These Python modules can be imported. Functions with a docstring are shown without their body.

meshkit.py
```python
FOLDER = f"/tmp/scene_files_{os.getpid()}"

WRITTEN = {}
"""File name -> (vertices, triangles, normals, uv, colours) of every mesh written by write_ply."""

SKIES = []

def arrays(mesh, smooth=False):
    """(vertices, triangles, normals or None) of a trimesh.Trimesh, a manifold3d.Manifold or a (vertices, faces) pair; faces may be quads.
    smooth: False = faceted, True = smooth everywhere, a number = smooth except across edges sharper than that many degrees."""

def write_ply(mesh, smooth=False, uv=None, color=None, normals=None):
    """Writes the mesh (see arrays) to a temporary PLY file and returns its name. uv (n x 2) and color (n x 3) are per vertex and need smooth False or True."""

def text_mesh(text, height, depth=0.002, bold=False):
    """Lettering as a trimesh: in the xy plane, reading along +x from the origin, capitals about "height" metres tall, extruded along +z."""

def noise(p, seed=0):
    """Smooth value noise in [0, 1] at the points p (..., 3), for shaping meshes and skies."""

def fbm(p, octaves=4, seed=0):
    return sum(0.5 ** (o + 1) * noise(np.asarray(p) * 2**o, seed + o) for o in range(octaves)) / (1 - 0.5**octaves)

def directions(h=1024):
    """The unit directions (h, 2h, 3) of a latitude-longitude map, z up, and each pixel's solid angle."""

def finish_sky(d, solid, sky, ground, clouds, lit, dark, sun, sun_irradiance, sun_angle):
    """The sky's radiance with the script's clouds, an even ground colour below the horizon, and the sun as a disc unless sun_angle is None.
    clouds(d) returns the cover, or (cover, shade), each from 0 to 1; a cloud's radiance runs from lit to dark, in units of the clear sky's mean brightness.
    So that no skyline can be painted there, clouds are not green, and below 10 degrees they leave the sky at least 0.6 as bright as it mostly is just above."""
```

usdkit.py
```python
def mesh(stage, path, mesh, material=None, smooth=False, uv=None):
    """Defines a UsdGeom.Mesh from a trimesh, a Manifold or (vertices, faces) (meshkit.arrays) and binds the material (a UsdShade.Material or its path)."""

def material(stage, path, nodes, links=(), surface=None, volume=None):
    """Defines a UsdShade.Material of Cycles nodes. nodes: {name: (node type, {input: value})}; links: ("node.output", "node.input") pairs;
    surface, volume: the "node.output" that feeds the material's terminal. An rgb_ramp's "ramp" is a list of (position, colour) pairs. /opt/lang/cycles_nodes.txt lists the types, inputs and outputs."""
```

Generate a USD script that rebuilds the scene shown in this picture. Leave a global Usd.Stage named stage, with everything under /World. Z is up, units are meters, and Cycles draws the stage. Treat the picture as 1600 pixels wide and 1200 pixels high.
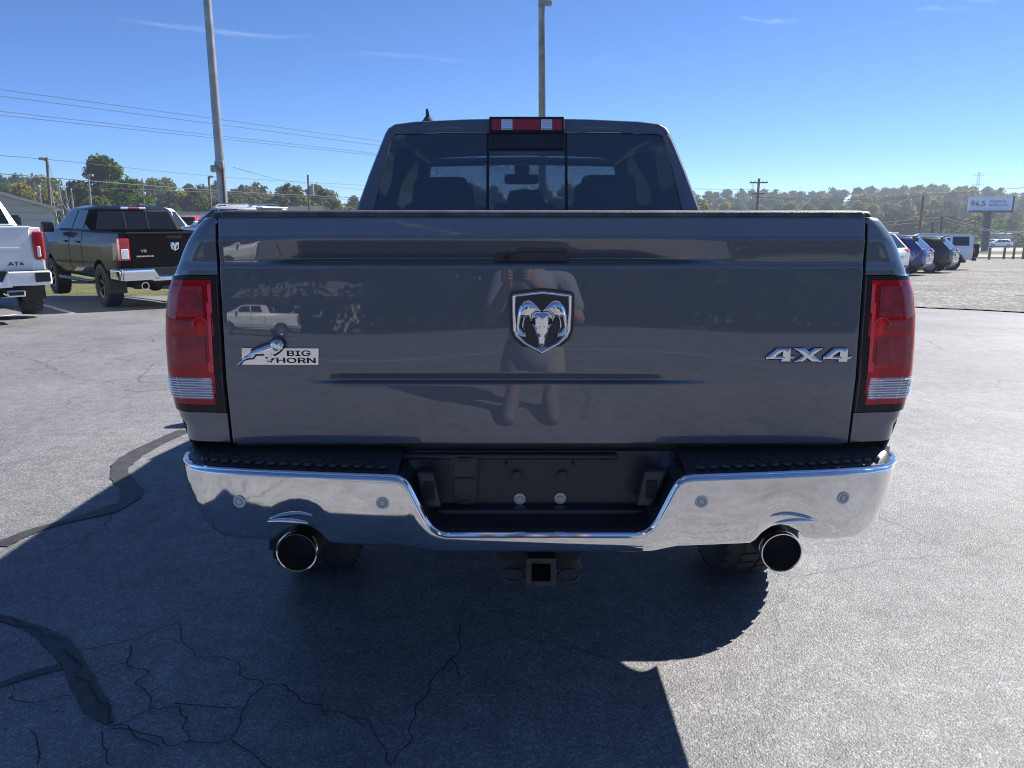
import math, random
import numpy as np, trimesh, manifold3d as m3, usdkit, meshkit
from scipy.ndimage import gaussian_filter1d
from scipy.spatial import Delaunay
from shapely.geometry import Polygon, LineString, Point, MultiPoint
import shapely
from pxr import Usd, UsdGeom, UsdLux, UsdShade, Gf, Sdf, Vt
R = random.Random(7); NR = np.random.RandomState(7)
stage = Usd.Stage.CreateInMemory()
UsdGeom.SetStageUpAxis(stage, 'Z'); UsdGeom.SetStageMetersPerUnit(stage, 1.0)
UsdGeom.Xform.Define(stage, '/World'); UsdGeom.Scope.Define(stage, '/World/Looks')
# ---------------------------------------------------------------- camera
F, PITCH, H = 1180.0, math.radians(12.3), 1.46
cam = UsdGeom.Camera.Define(stage, '/World/camera')
cam.CreateHorizontalApertureAttr(36.0); cam.CreateVerticalApertureAttr(27.0)
cam.CreateFocalLengthAttr(36.0 * F / 1600); cam.CreateClippingRangeAttr(Gf.Vec2f(0.05, 5000))
cam.AddTranslateOp().Set(Gf.Vec3d(0, 0, H)); cam.AddRotateXOp().Set(90 - math.degrees(PITCH))
cam.CreateExposureAttr(1.14)
# ---------------------------------------------------------------- sky and sun
SUN = np.array([0.85, 0.68, 1.0]); SUN /= np.linalg.norm(SUN)
EL, ROT = math.asin(SUN[2]), math.atan2(SUN[0], SUN[1])
sky_mat = usdkit.material(stage, '/World/Looks/sky_look', {
    's': ('sky_texture', {'sky_type': 'single_scattering', 'sun_disc': False, 'sun_elevation': EL, 'sun_rotation': ROT, 'air_density': 1.0, 'aerosol_density': 0.0, 'ozone_density': 8.0, 'altitude': 5000.0}),
    'tc': ('texture_coordinate', {}), 'mp': ('mapping', {'scale': (3.0, 3.0, 22.0), 'location': (-1.15, -8.53, 0.89), 'rotation': (0.0, 0.25, 0.3)}),
    'n': ('noise_texture', {'scale': 1.6, 'detail': 5.0, 'roughness': 0.6, 'distortion': 0.6}),
    'r': ('rgb_ramp', {'ramp': [(0.0, (0, 0, 0)), (0.635, (0, 0, 0)), (0.78, (0.5, 0.5, 0.5)), (1.0, (0.7, 0.7, 0.7))]}),
    'sx': ('separate_xyz', {}), 'hi': ('map_range', {'from_min': 0.17, 'from_max': 0.3, 'clamp': True}),
    'mu': ('math', {'math_type': 'multiply'}),
    'm': ('mix', {'color2': (13.0, 13.5, 14.0)}), 'ti': ('mix', {'mix_type': 'multiply', 'fac': 1.0, 'color2': (0.86, 1.07, 1.22)}), 'b': ('background_shader', {'strength': 0.0625})},
    [('tc.generated', 'mp.vector'), ('mp.vector', 'n.vector'), ('n.fac', 'r.fac'), ('tc.generated', 'sx.vector'), ('sx.z', 'hi.value'),
     ('r.color', 'mu.value1'), ('hi.result', 'mu.value2'), ('mu.value', 'm.fac'), ('s.color', 'ti.color1'), ('ti.color', 'm.color1'), ('m.color', 'b.color')], surface='b.background')
dome = UsdLux.DomeLight.Define(stage, '/World/sky')
UsdShade.MaterialBindingAPI.Apply(dome.GetPrim()).Bind(sky_mat)
dome.GetPrim().SetCustomDataByKey('kind', 'structure')
dome.GetPrim().SetCustomDataByKey('label', 'clear deep blue sky paling towards the tree line')
dome.GetPrim().SetCustomDataByKey('category', 'sky')
sun = UsdLux.DistantLight.Define(stage, '/World/sun')
sun.CreateIntensityAttr(1.12); sun.CreateAngleAttr(0.53); sun.CreateNormalizeAttr(True); sun.CreateColorAttr(Gf.Vec3f(1.0, 0.95, 0.87))
sun.AddRotateZOp().Set(-math.degrees(ROT)); sun.AddRotateXOp().Set(-(90 - math.degrees(EL)))
# after RotateX(-a) then RotateZ(-rot): -z axis points from the sun towards the scene
# ---------------------------------------------------------------- helpers
def numbered(path):
    if not stage.GetPrimAtPath(path): return path
    i = 1
    while stage.GetPrimAtPath(f'{path}_{i:03d}'): i += 1
    return f'{path}_{i:03d}'
def meta(p, label=None, cat=None, group=None, kind=None):
    for k, v in (('label', label), ('category', cat), ('group', group), ('kind', kind)):
        if v: p.SetCustomDataByKey(k, v)
    return p
def thing(name, label, cat, loc=(0, 0, 0), rz=0.0, group=None, kind=None):
    x = UsdGeom.Xform.Define(stage, numbered('/World/' + name))
    x.AddTranslateOp().Set(Gf.Vec3d(*map(float, loc))); x.AddRotateZOp().Set(float(math.degrees(rz)))
    return meta(x.GetPrim(), label, cat, group, kind)
def copy(src, label, loc, rz=0.0, scale=1.0, group=None):
    was = src.GetCustomData(); base = src.GetName()
    if base[-4:-3] == '_' and base[-3:].isdigit(): base = base[:-4]
    x = UsdGeom.Xform.Define(stage, numbered('/World/' + base))
    x.AddTranslateOp().Set(Gf.Vec3d(*map(float, loc))); x.AddRotateZOp().Set(float(math.degrees(rz)))
    if scale != 1.0: x.AddScaleOp().Set(Gf.Vec3f(*([scale] * 3 if np.ndim(scale) == 0 else scale)))
    p = x.GetPrim(); p.GetReferences().AddInternalReference(src.GetPath()); p.SetInstanceable(True)
    return meta(p, label, was['category'], group or was.get('group'))
def obj(name, mesh, mat, parent=None, smooth=30, label=None, cat=None, group=None, kind=None):
    base = '/World' if parent is None else str(parent.GetPath())
    m = usdkit.mesh(stage, numbered(f'{base}/{name}'), mesh, mat, smooth)
    return meta(m.GetPrim(), label, cat, group, kind)
def cat_(*ms):
    return trimesh.util.concatenate([tm(m) for m in (ms[0] if len(ms) == 1 and isinstance(ms[0], list) else ms)])
def tm(m):
    if hasattr(m, 'to_mesh'):
        q = m.to_mesh(); return trimesh.Trimesh(q.vert_properties[:, :3], q.tri_verts, process=False)
    if isinstance(m, tuple):
        v, f = np.asarray(m[0], float), np.asarray(m[1], int)
        if f.shape[1] == 4: f = np.vstack([f[:, [0, 1, 2]], f[:, [0, 2, 3]]])
        return trimesh.Trimesh(v, f, process=False)
    return m
def box(x0, x1, y0, y1, z0, z1):
    b = trimesh.creation.box((abs(x1 - x0), abs(y1 - y0), abs(z1 - z0))); b.apply_translation(((x0 + x1) / 2, (y0 + y1) / 2, (z0 + z1) / 2)); return b
def rbox(x0, x1, y0, y1, z0, z1, r=0.01, seg=8):
    s = m3.Manifold.sphere(r, seg)
    xs, ys, zs = (x0 + r, x1 - r), (y0 + r, y1 - r), (z0 + r, z1 - r)
    return m3.Manifold.batch_hull([s.translate((a, b, c)) for a in xs for b in ys for c in zs])
def hull(pts, r=0.0, seg=8):
    if r <= 0: return m3.Manifold.hull_points(np.asarray(pts, float))
    s = m3.Manifold.sphere(r, seg); return m3.Manifold.batch_hull([s.translate(tuple(map(float, p))) for p in pts])
def rot_to(d):
    d = np.asarray(d, float); d = d / np.linalg.norm(d)
    return trimesh.geometry.align_vectors([0, 0, 1], d)
def cyl(a, b, r, r2=None, seg=16):
    a, b = np.asarray(a, float), np.asarray(b, float); L = np.linalg.norm(b - a)
    m = tm(m3.Manifold.cylinder(L, r, r if r2 is None else r2, seg)); m.apply_transform(rot_to(b - a)); m.apply_translation(a); return m
def tube(path, r, seg=8, closed=False):
    P = np.asarray(path, float); n = len(P); rs = np.full(n, r) if np.ndim(r) == 0 else np.asarray(r)
    T = np.gradient(P, axis=0); T /= np.linalg.norm(T, axis=1, keepdims=True) + 1e-12
    up = np.array([0, 0, 1.0]) if abs(T[0][2]) < 0.9 else np.array([1.0, 0, 0])
    V = []
    N = np.cross(T[0], up); N /= np.linalg.norm(N)
    for i in range(n):
        N = N - T[i] * (N @ T[i]); N /= np.linalg.norm(N) + 1e-12; B = np.cross(T[i], N)
        a = np.arange(seg) * 2 * math.pi / seg
        V.append(P[i] + rs[i] * (np.cos(a)[:, None] * N + np.sin(a)[:, None] * B))
    V = np.vstack(V); Fc = []
    for i in range(n - 1):
        for k in range(seg):
            q = (k + 1) % seg; Fc.append([i * seg + k, i * seg + q, (i + 1) * seg + q, (i + 1) * seg + k])
    c0, c1 = len(V), len(V) + 1; V = np.vstack([V, P[0], P[-1]])
    m = tm((V, Fc)); e = [[c0, (k + 1) % seg, k] for k in range(seg)] + [[c1, (n - 1) * seg + k, (n - 1) * seg + (k + 1) % seg] for k in range(seg)]
    m = trimesh.Trimesh(m.vertices, np.vstack([m.faces, e]), process=False); m.fix_normals(); return m
def lathe(prof, seg=48):
    """profile (r, a) revolved about the x axis (a along x)."""
    P = np.asarray(prof, float); n = len(P); V, Fc = [], []
    for k in range(seg):
        t = 2 * math.pi * k / seg
        V.append(np.stack([P[:, 1], P[:, 0] * math.cos(t), P[:, 0] * math.sin(t)], 1))
    for k in range(seg):
        q = (k + 1) % seg
        for i in range(n - 1): Fc.append([k * n + i, k * n + i + 1, q * n + i + 1, q * n + i])
    m = tm((np.vstack(V), Fc)); return m
def grid(P, flip=False):
    """P (n, m, 3) -> surface"""
    P = np.asarray(P, float); n, m = P.shape[:2]; i = np.arange(n * m).reshape(n, m)
    f = np.stack([i[:-1, :-1], i[1:, :-1], i[1:, 1:], i[:-1, 1:]], -1).reshape(-1, 4)
    if flip: f = f[:, ::-1]
    return tm((P.reshape(-1, 3), f))
def extr(poly, d):
    if not isinstance(poly, (Polygon, shapely.MultiPolygon)): poly = Polygon(poly)
    if not poly.is_valid: poly = poly.buffer(0)
    return cat_([trimesh.creation.extrude_polygon(g, d, engine='earcut') for g in getattr(poly, 'geoms', [poly])])
def face_y(m, y, sx=1):
    """mesh drawn in (x, z-up) as xy with thickness along +z -> stands in the xz plane, thickness towards -y"""
    m = tm(m).copy(); v = m.vertices.copy(); m.vertices = np.stack([v[:, 0], y - v[:, 2], v[:, 1]], 1); return m
def inflate(poly, h, w, res):
    """pillowed relief of a polygon in xy, height along z"""
    if not isinstance(poly, (Polygon, shapely.MultiPolygon)): poly = Polygon(poly)
    poly = poly.buffer(0); out = []
    for g in getattr(poly, 'geoms', [poly]):
        x0, y0, x1, y1 = g.bounds
        gx, gy = np.meshgrid(np.arange(x0, x1, res), np.arange(y0, y1, res)); q = np.stack([gx.ravel(), gy.ravel()], 1)
        inn = g.buffer(-res * 0.5); q = q[shapely.contains_xy(inn, q[:, 0], q[:, 1])] if not inn.is_empty else q[:0]
        B = []
        for ring in [g.exterior, *g.interiors]:
            n = max(6, int(ring.length / res)); B += [ring.interpolate(t, True).coords[0] for t in np.arange(n) / n] + list(ring.coords)[:-1]
        P = np.vstack([q, np.array(B)]) if len(q) else np.array(B)
        P = np.unique(np.round(P, 7), axis=0)
        t = Delaunay(P).simplices; c = P[t].mean(1); t = t[shapely.contains_xy(g.buffer(res * 0.02), c[:, 0], c[:, 1])]
        d = shapely.distance(g.boundary, shapely.points(P)); z = h * (0.25 + 0.75 * (1 - np.exp(-d / w))) ; z = np.where(d < 1e-6, h * 0.25, z)
        a, b, cc = P[t[:, 0]], P[t[:, 1]], P[t[:, 2]]
        s = (b[:, 0] - a[:, 0]) * (cc[:, 1] - a[:, 1]) - (b[:, 1] - a[:, 1]) * (cc[:, 0] - a[:, 0]); t[s < 0] = t[s < 0][:, ::-1]
        top = trimesh.Trimesh(np.column_stack([P, z]), t, process=False)
        out += [top, extr(g, h * 0.25)]
    return cat_(out)
def text_fit(s, w, h, depth=0.002, bold=True):
    t = meshkit.text_mesh(s, 0.1, depth, bold); b = t.bounds; v = t.vertices.copy()
    v[:, 0] = (v[:, 0] - b[0][0]) / (b[1][0] - b[0][0]) * w; v[:, 1] = (v[:, 1] - b[0][1]) / (b[1][1] - b[0][1]) * h
    t.vertices = v; return t
# pixels of the 1600 x 1200 photograph -> metres
def ray(px, py):
    a, b = (px - 800) / F, (py - 600) / F
    return np.array([a, math.cos(PITCH) - math.sin(PITCH) * b, -math.sin(PITCH) - math.cos(PITCH) * b])
def W(px, py, Y):
    d = ray(px, py); return np.array([0, 0, H]) + d * (Y / d[1])
def terr(x, y):
    x, y = np.asarray(x, float), np.asarray(y, float)
    near = np.clip(y, 9, 80) - 9; far = np.clip(y, 80, 185) - 80
    z = -0.037 * near - 0.02 * far
    hill = np.clip((y - 195) / 220, 0, 1.3); hill = hill * hill * (3 - 2 * np.minimum(hill, 1))
    side = 5.5 + 2.5 * np.sin(x / 70 + 1.0) + 1.5 * np.sin(x / 31)
    return z + hill * side + 0.012 * np.clip(-y - 55, 0, 120)
def G(px, py):
    d = ray(px, py); lo, hi = 0.5, 170.0
    f = lambda Y: H + d[2] / d[1] * Y - float(terr(d[0] / d[1] * Y, Y))
    for _ in range(60):
        mid = (lo + hi) / 2
        if f(mid) > 0: lo = mid
        else: hi = mid
    x = d[0] / d[1] * lo; return np.array([x, lo, float(terr(x, lo))])
# ---------------------------------------------------------------- materials
def mat(name, nodes, links=(), surface='p.BSDF', **k): return usdkit.material(stage, '/World/Looks/' + name, nodes, links, surface=surface, **k)
def pm(name, col, rough=0.5, metal=0.0, coat=0.0, bump=0.0, scale=200.0, var=0.0, vscale=8.0, spec=0.5, **kw):
    n = {'p': ('principled_bsdf', {'base_color': col, 'roughness': rough, 'metallic': metal, 'coat_weight': coat, 'specular_ior_level': spec, **kw}), 'tc': ('texture_coordinate', {})}; l = []
    if var:
        n['n'] = ('noise_texture', {'scale': vscale, 'detail': 4.0}); n['r'] = ('rgb_ramp', {'ramp': [(0.3, tuple(c * (1 - var) for c in col)), (0.7, tuple(min(1, c * (1 + var)) for c in col))]})
        l += [('tc.object', 'n.vector'), ('n.fac', 'r.fac'), ('r.color', 'p.base_color')]
    if bump:
        n['n2'] = ('noise_texture', {'scale': scale, 'detail': 3.0}); n['b'] = ('bump', {'strength': bump, 'distance': 0.002})
        l += [('tc.object', 'n2.vector'), ('n2.fac', 'b.height'), ('b.normal', 'p.normal')]
    return mat(name, n, l)
M = {}
M['paint'] = mat('dark_grey_paint', {'p': ('principled_bsdf', {'base_color': (0.05, 0.05, 0.055), 'metallic': 0.2, 'roughness': 0.42, 'coat_weight': 1.0, 'coat_roughness': 0.015, 'coat_ior': 1.75}),
    'tc': ('texture_coordinate', {}), 'n': ('noise_texture', {'scale': 900.0, 'detail': 1.0}), 'r': ('rgb_ramp', {'ramp': [(0.35, (0.06, 0.062, 0.067)), (0.7, (0.098, 0.101, 0.108))]}),
    'n2': ('noise_texture', {'scale': 3.0, 'detail': 3.0}), 'r2': ('map_range', {'to_min': 0.004, 'to_max': 0.022})},
    [('tc.object', 'n.vector'), ('n.fac', 'r.fac'), ('r.color', 'p.base_color'), ('tc.object', 'n2.vector'), ('n2.fac', 'r2.value'), ('r2.result', 'p.coat_roughness')])
M['black_paint'] = pm('black_paint', (0.003, 0.003, 0.004), 0.35, 0, 0.55, spec=0.05, coat_ior=1.3)
M['white_paint'] = pm('white_paint', (0.78, 0.79, 0.8), 0.3, 0, 1.0)
M['blue_paint'] = pm('blue_paint', (0.01, 0.03, 0.16), 0.3, 0.2, 1.0)
M['charcoal_paint'] = pm('charcoal_paint', (0.015, 0.016, 0.018), 0.3, 0.2, 1.0)
M['red_paint'] = pm('red_paint', (0.45, 0.02, 0.02), 0.3, 0, 1.0)
M['chrome'] = mat('chrome', {'p': ('principled_bsdf', {'base_color': (0.82, 0.83, 0.84), 'metallic': 1.0, 'roughness': 0.03}), 'tc': ('texture_coordinate', {}), 'n': ('noise_texture', {'scale': 5.0, 'detail': 5.0}), 'r': ('map_range', {'to_min': 0.03, 'to_max': 0.09}),
    'n2': ('noise_texture', {'scale': 9.0, 'detail': 2.0}), 'b': ('bump', {'strength': 0.02, 'distance': 0.004})},
    [('tc.object', 'n.vector'), ('n.fac', 'r.value'), ('r.result', 'p.roughness'), ('tc.object', 'n2.vector'), ('n2.fac', 'b.height'), ('b.normal', 'p.normal')])
M['badge_chrome'] = pm('badge_chrome', (0.85, 0.86, 0.88), 0.06, 1.0)
M['plastic'] = pm('black_plastic', (0.022, 0.023, 0.026), 0.45, bump=0.25, scale=700.0, var=0.3, vscale=6.0)
M['smooth_plastic'] = pm('smooth_black_plastic', (0.014, 0.014, 0.016), 0.3, bump=0.06, scale=300.0, var=0.35, vscale=9.0)
M['cap_plastic'] = pm('weathered_plastic', (0.05, 0.05, 0.052), 0.5, bump=0.8, scale=380.0, var=0.5, vscale=22.0)
M['dark'] = pm('dark_underbody', (0.012, 0.012, 0.012), 0.7, bump=0.3, scale=60, var=0.4)
M['rust'] = pm('dusty_steel', (0.05, 0.045, 0.04), 0.6, 0.3, bump=0.4, scale=120, var=0.4, vscale=30)
M['rubber'] = pm('tyre_rubber', (0.02, 0.02, 0.021), 0.75, bump=0.3, scale=150, var=0.25, vscale=12)
M['seam'] = pm('dark_gap', (0.004, 0.004, 0.005), 0.8)
M['sensor'] = pm('sensor_grey', (0.42, 0.43, 0.45), 0.35, 0.4)
M['bolt'] = pm('zinc_bolt', (0.5, 0.49, 0.46), 0.4, 0.8, bump=0.5, scale=300)
M['alloy'] = pm('alloy', (0.4, 0.4, 0.41), 0.3, 0.9)
M['black_alloy'] = pm('black_alloy', (0.01, 0.01, 0.011), 0.35, 0, 0.6)
M['interior'] = pm('dark_interior', (0.012, 0.012, 0.014), 0.8)
M['smoke'] = pm('smoked_lens_border', (0.008, 0.002, 0.005), 0.25, 0, 0.0, spec=0.35)
M['red_solid'] = pm('red_lens_solid', (0.42, 0.008, 0.015), 0.15, 0, 1.0)
M['dark_red'] = pm('dark_red_chamber', (0.06, 0.004, 0.01), 0.4)
M['reflector'] = pm('lamp_reflector', (0.93, 0.93, 0.95), 0.18, 0.75)
M['clear_solid'] = pm('clear_lens_solid', (0.88, 0.89, 0.92), 0.12, 0.3, 1.0)
def lens(name, tint, rib=0.0, ior=1.5, dif=None, mixf=0.5):
    n = {'t': ('transparent_bsdf', {'color': tint}), 'g': ('glossy_bsdf', {'color': (1, 1, 1), 'roughness': 0.04}), 'f': ('fresnel', {'IOR': ior}), 'm': ('mix_closure', {})}
    if dif:
        n.update({'d': ('diffuse_bsdf', {'color': dif}), 'tl': ('translucent_bsdf', {'color': dif}), 'dm': ('mix_closure', {'fac': 0.2}), 'm0': ('mix_closure', {'fac': mixf})})
        return mat(name, n, [('d.BSDF', 'dm.closure1'), ('tl.BSDF', 'dm.closure2'), ('t.BSDF', 'm0.closure1'), ('dm.closure', 'm0.closure2'), ('f.fac', 'm.fac'), ('m0.closure', 'm.closure1'), ('g.BSDF', 'm.closure2')], surface='m.closure')
    return mat(name, n, [('f.fac', 'm.fac'), ('t.BSDF', 'm.closure1'), ('g.BSDF', 'm.closure2')], surface='m.closure')
M['red_lens'] = lens('red_lens', (0.85, 0.02, 0.04), dif=(0.95, 0.012, 0.04), mixf=0.5)
M['clear_lens'] = lens('clear_lens', (0.93, 0.94, 0.96), dif=(0.93, 0.95, 0.98), mixf=0.4)
M['glass'] = lens('tinted_glass', (0.36, 0.39, 0.42), ior=2.2)
M['windshield'] = lens('windscreen_glass', (0.78, 0.85, 0.82))
M['dark_glass'] = mat('dark_glass', {'p': ('principled_bsdf', {'base_color': (0.01, 0.012, 0.014), 'roughness': 0.03, 'specular_ior_level': 0.6})})
def ground_mat(name, cols, scale, bump, bscale, rough=0.8, patch=0.25, specks=None, dist=0.003, spec=0.5, cracks=False):
    n = {'g': ('geometry', {}), 'n1': ('noise_texture', {'scale': scale, 'detail': 6.0, 'roughness': 0.65}), 'r1': ('rgb_ramp', {'ramp': cols}),
         'n2': ('noise_texture', {'scale': 0.5, 'detail': 5.0, 'roughness': 0.6}), 'r2': ('map_range', {'from_min': 0.3, 'from_max': 0.7, 'to_min': 1 - patch, 'to_max': 1 + patch}),
         'mu': ('mix', {'mix_type': 'multiply', 'fac': 1.0}), 'v': ('voronoi_texture', {'scale': bscale, 'feature': 'f1'}), 'n3': ('noise_texture', {'scale': bscale * 0.6, 'detail': 4.0}),
         'ad': ('math', {'math_type': 'subtract'}), 'b': ('bump', {'strength': bump, 'distance': dist}), 'p': ('principled_bsdf', {'roughness': rough, 'specular_ior_level': spec})}
    l = [('g.position', 'n1.vector'), ('n1.fac', 'r1.fac'), ('g.position', 'n2.vector'), ('n2.fac', 'r2.value'), ('r1.color', 'mu.color1'), ('r2.result', 'mu.color2'),
         ('g.position', 'v.vector'), ('g.position', 'n3.vector'), ('n3.fac', 'ad.value1'), ('v.distance', 'ad.value2'), ('ad.value', 'b.height'), ('b.normal', 'p.normal')]
    last = 'mu.color'
    if specks:
        n['v2'] = ('voronoi_texture', {'scale': bscale * 0.9}); n['sc'] = ('separate_color', {}); n['r3'] = ('rgb_ramp', {'ramp': [(0.0, (0.6,) * 3), (0.35, (0.9,) * 3), (0.8, (1.0,) * 3), (0.92, (specks,) * 3)]}); n['m2'] = ('mix', {'mix_type': 'multiply', 'fac': 1.0})
        l += [('g.position', 'v2.vector'), ('v2.color', 'sc.color'), ('sc.r', 'r3.fac'), (last, 'm2.color1'), ('r3.color', 'm2.color2')]; last = 'm2.color'
    if cracks:
        n['nd'] = ('noise_texture', {'scale': 1.7, 'detail': 4.0}); n['va'] = ('vector_math', {'math_type': 'multiply_add', 'vector2': (0.35, 0.35, 0.35)})
        n['vc'] = ('voronoi_texture', {'scale': 0.9, 'feature': 'distance_to_edge'}); n['rc'] = ('rgb_ramp', {'ramp': [(0.0, (0.35,) * 3), (0.004, (0.55,) * 3), (0.009, (1,) * 3)]})
        n['nm'] = ('noise_texture', {'scale': 0.33, 'detail': 2.0}); n['rm'] = ('rgb_ramp', {'ramp': [(0.48, (0, 0, 0)), (0.6, (0.8, 0.8, 0.8))]}); n['m3'] = ('mix', {'mix_type': 'multiply'})
        l += [('g.position', 'nd.vector'), ('nd.color', 'va.vector1'), ('g.position', 'va.vector3'), ('va.vector', 'vc.vector'), ('vc.distance', 'rc.fac'), ('g.position', 'nm.vector'), ('nm.fac', 'rm.fac'),
              (last, 'm3.color1'), ('rc.color', 'm3.color2'), ('rm.color', 'm3.fac')]; last = 'm3.color'
    if cracks:
        n['ns'] = ('noise_texture', {'scale': 0.9, 'detail': 7.0, 'roughness': 0.7, 'distortion': 0.8}); n['rs'] = ('rgb_ramp', {'ramp': [(0.3, (1.1, 1.1, 1.1)), (0.5, (1.0,) * 3), (0.6, (0.93,) * 3), (0.68, (0.72, 0.715, 0.71))]}); n['m4'] = ('mix', {'mix_type': 'multiply', 'fac': 1.0})
        n['nq'] = ('noise_texture', {'scale': 26.0, 'detail': 2.0}); n['rq'] = ('rgb_ramp', {'ramp': [(0.0, (1.0,) * 3), (0.68, (1.0,) * 3), (0.76, (0.55,) * 3)]}); n['m5'] = ('mix', {'mix_type': 'multiply', 'fac': 1.0})
        l += [('g.position', 'ns.vector'), ('ns.fac', 'rs.fac'), (last, 'm4.color1'), ('rs.color', 'm4.color2'), ('g.position', 'nq.vector'), ('nq.fac', 'rq.fac'), ('m4.color', 'm5.color1'), ('rq.color', 'm5.color2')]; last = 'm5.color'
    l.append((last, 'p.base_color'))
    return mat(name, n, l)
M['asphalt'] = ground_mat('asphalt', [(0.3, (0.158, 0.157, 0.162)), (0.7, (0.232, 0.231, 0.236))], 9.0, 0.6, 165.0, 0.55, 0.2, specks=1.45, dist=0.0036, spec=0.3, cracks=True)
M['tar'] = ground_mat('tar_seal', [(0.3, (0.03, 0.03, 0.031)), (0.7, (0.062, 0.06, 0.06))], 14.0, 0.5, 110.0, 0.6, 0.3, dist=0.003)
M['crack'] = pm('crack_dark', (0.045, 0.045, 0.047), 0.9)
M['gravel'] = ground_mat('gravel', [(0.25, (0.10, 0.096, 0.091)), (0.5, (0.19, 0.182, 0.173)), (0.75, (0.28, 0.27, 0.256))], 7.0, 1.0, 16.0, 0.9, 0.35, specks=2.0, dist=0.035)
M['grass'] = ground_mat('dry_grass', [(0.25, (0.05, 0.06, 0.018)), (0.5, (0.11, 0.11, 0.035)), (0.75, (0.2, 0.18, 0.08))], 3.0, 1.0, 14.0, 0.95, 0.35, dist=0.05)
M['road'] = ground_mat('pale_road', [(0.3, (0.26, 0.25, 0.235)), (0.7, (0.33, 0.32, 0.3))], 3.0, 0.3, 30.0, 0.9, 0.1)
M['line'] = ground_mat('worn_white_paint', [(0.3, (0.3, 0.3, 0.29)), (0.55, (0.7, 0.7, 0.68))], 25.0, 0.4, 60.0, 0.7, 0.1)
M['concrete'] = ground_mat('concrete', [(0.3, (0.3, 0.29, 0.27)), (0.7, (0.42, 0.41, 0.39))], 6.0, 0.3, 40.0, 0.85, 0.15)
M['wood'] = pm('weathered_wood', (0.16, 0.13, 0.1), 0.85, bump=0.6, scale=25, var=0.4, vscale=5)
M['pole_wood'] = pm('grey_green_pole', (0.27, 0.26, 0.19), 0.8, bump=0.5, scale=20, var=0.3, vscale=4)
M['galv'] = pm('galvanised_steel', (0.27, 0.275, 0.275), 0.5, 0.35, var=0.2, vscale=3)
M['wire'] = pm('wire', (0.08, 0.085, 0.09), 0.6)
M['siding'] = mat('grey_siding', {'p': ('principled_bsdf', {'base_color': (0.5, 0.51, 0.52), 'roughness': 0.5})})
M['pale_wall'] = pm('pale_wall', (0.62, 0.6, 0.55), 0.7, var=0.06, vscale=0.7)
M['roof_grey'] = pm('grey_shingle', (0.16, 0.16, 0.17), 0.85, var=0.2, vscale=2)
M['board'] = pm('billboard_white', (0.62, 0.66, 0.74), 0.5)
M['board_dark'] = pm('billboard_frame', (0.06, 0.03, 0.035), 0.6)
M['board_blue'] = pm('billboard_blue', (0.12, 0.3, 0.62), 0.5)
M['board_navy'] = pm('billboard_navy', (0.03, 0.045, 0.09), 0.5)
M['post_blue'] = pm('dark_steel_post', (0.03, 0.04, 0.06), 0.6)
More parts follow.
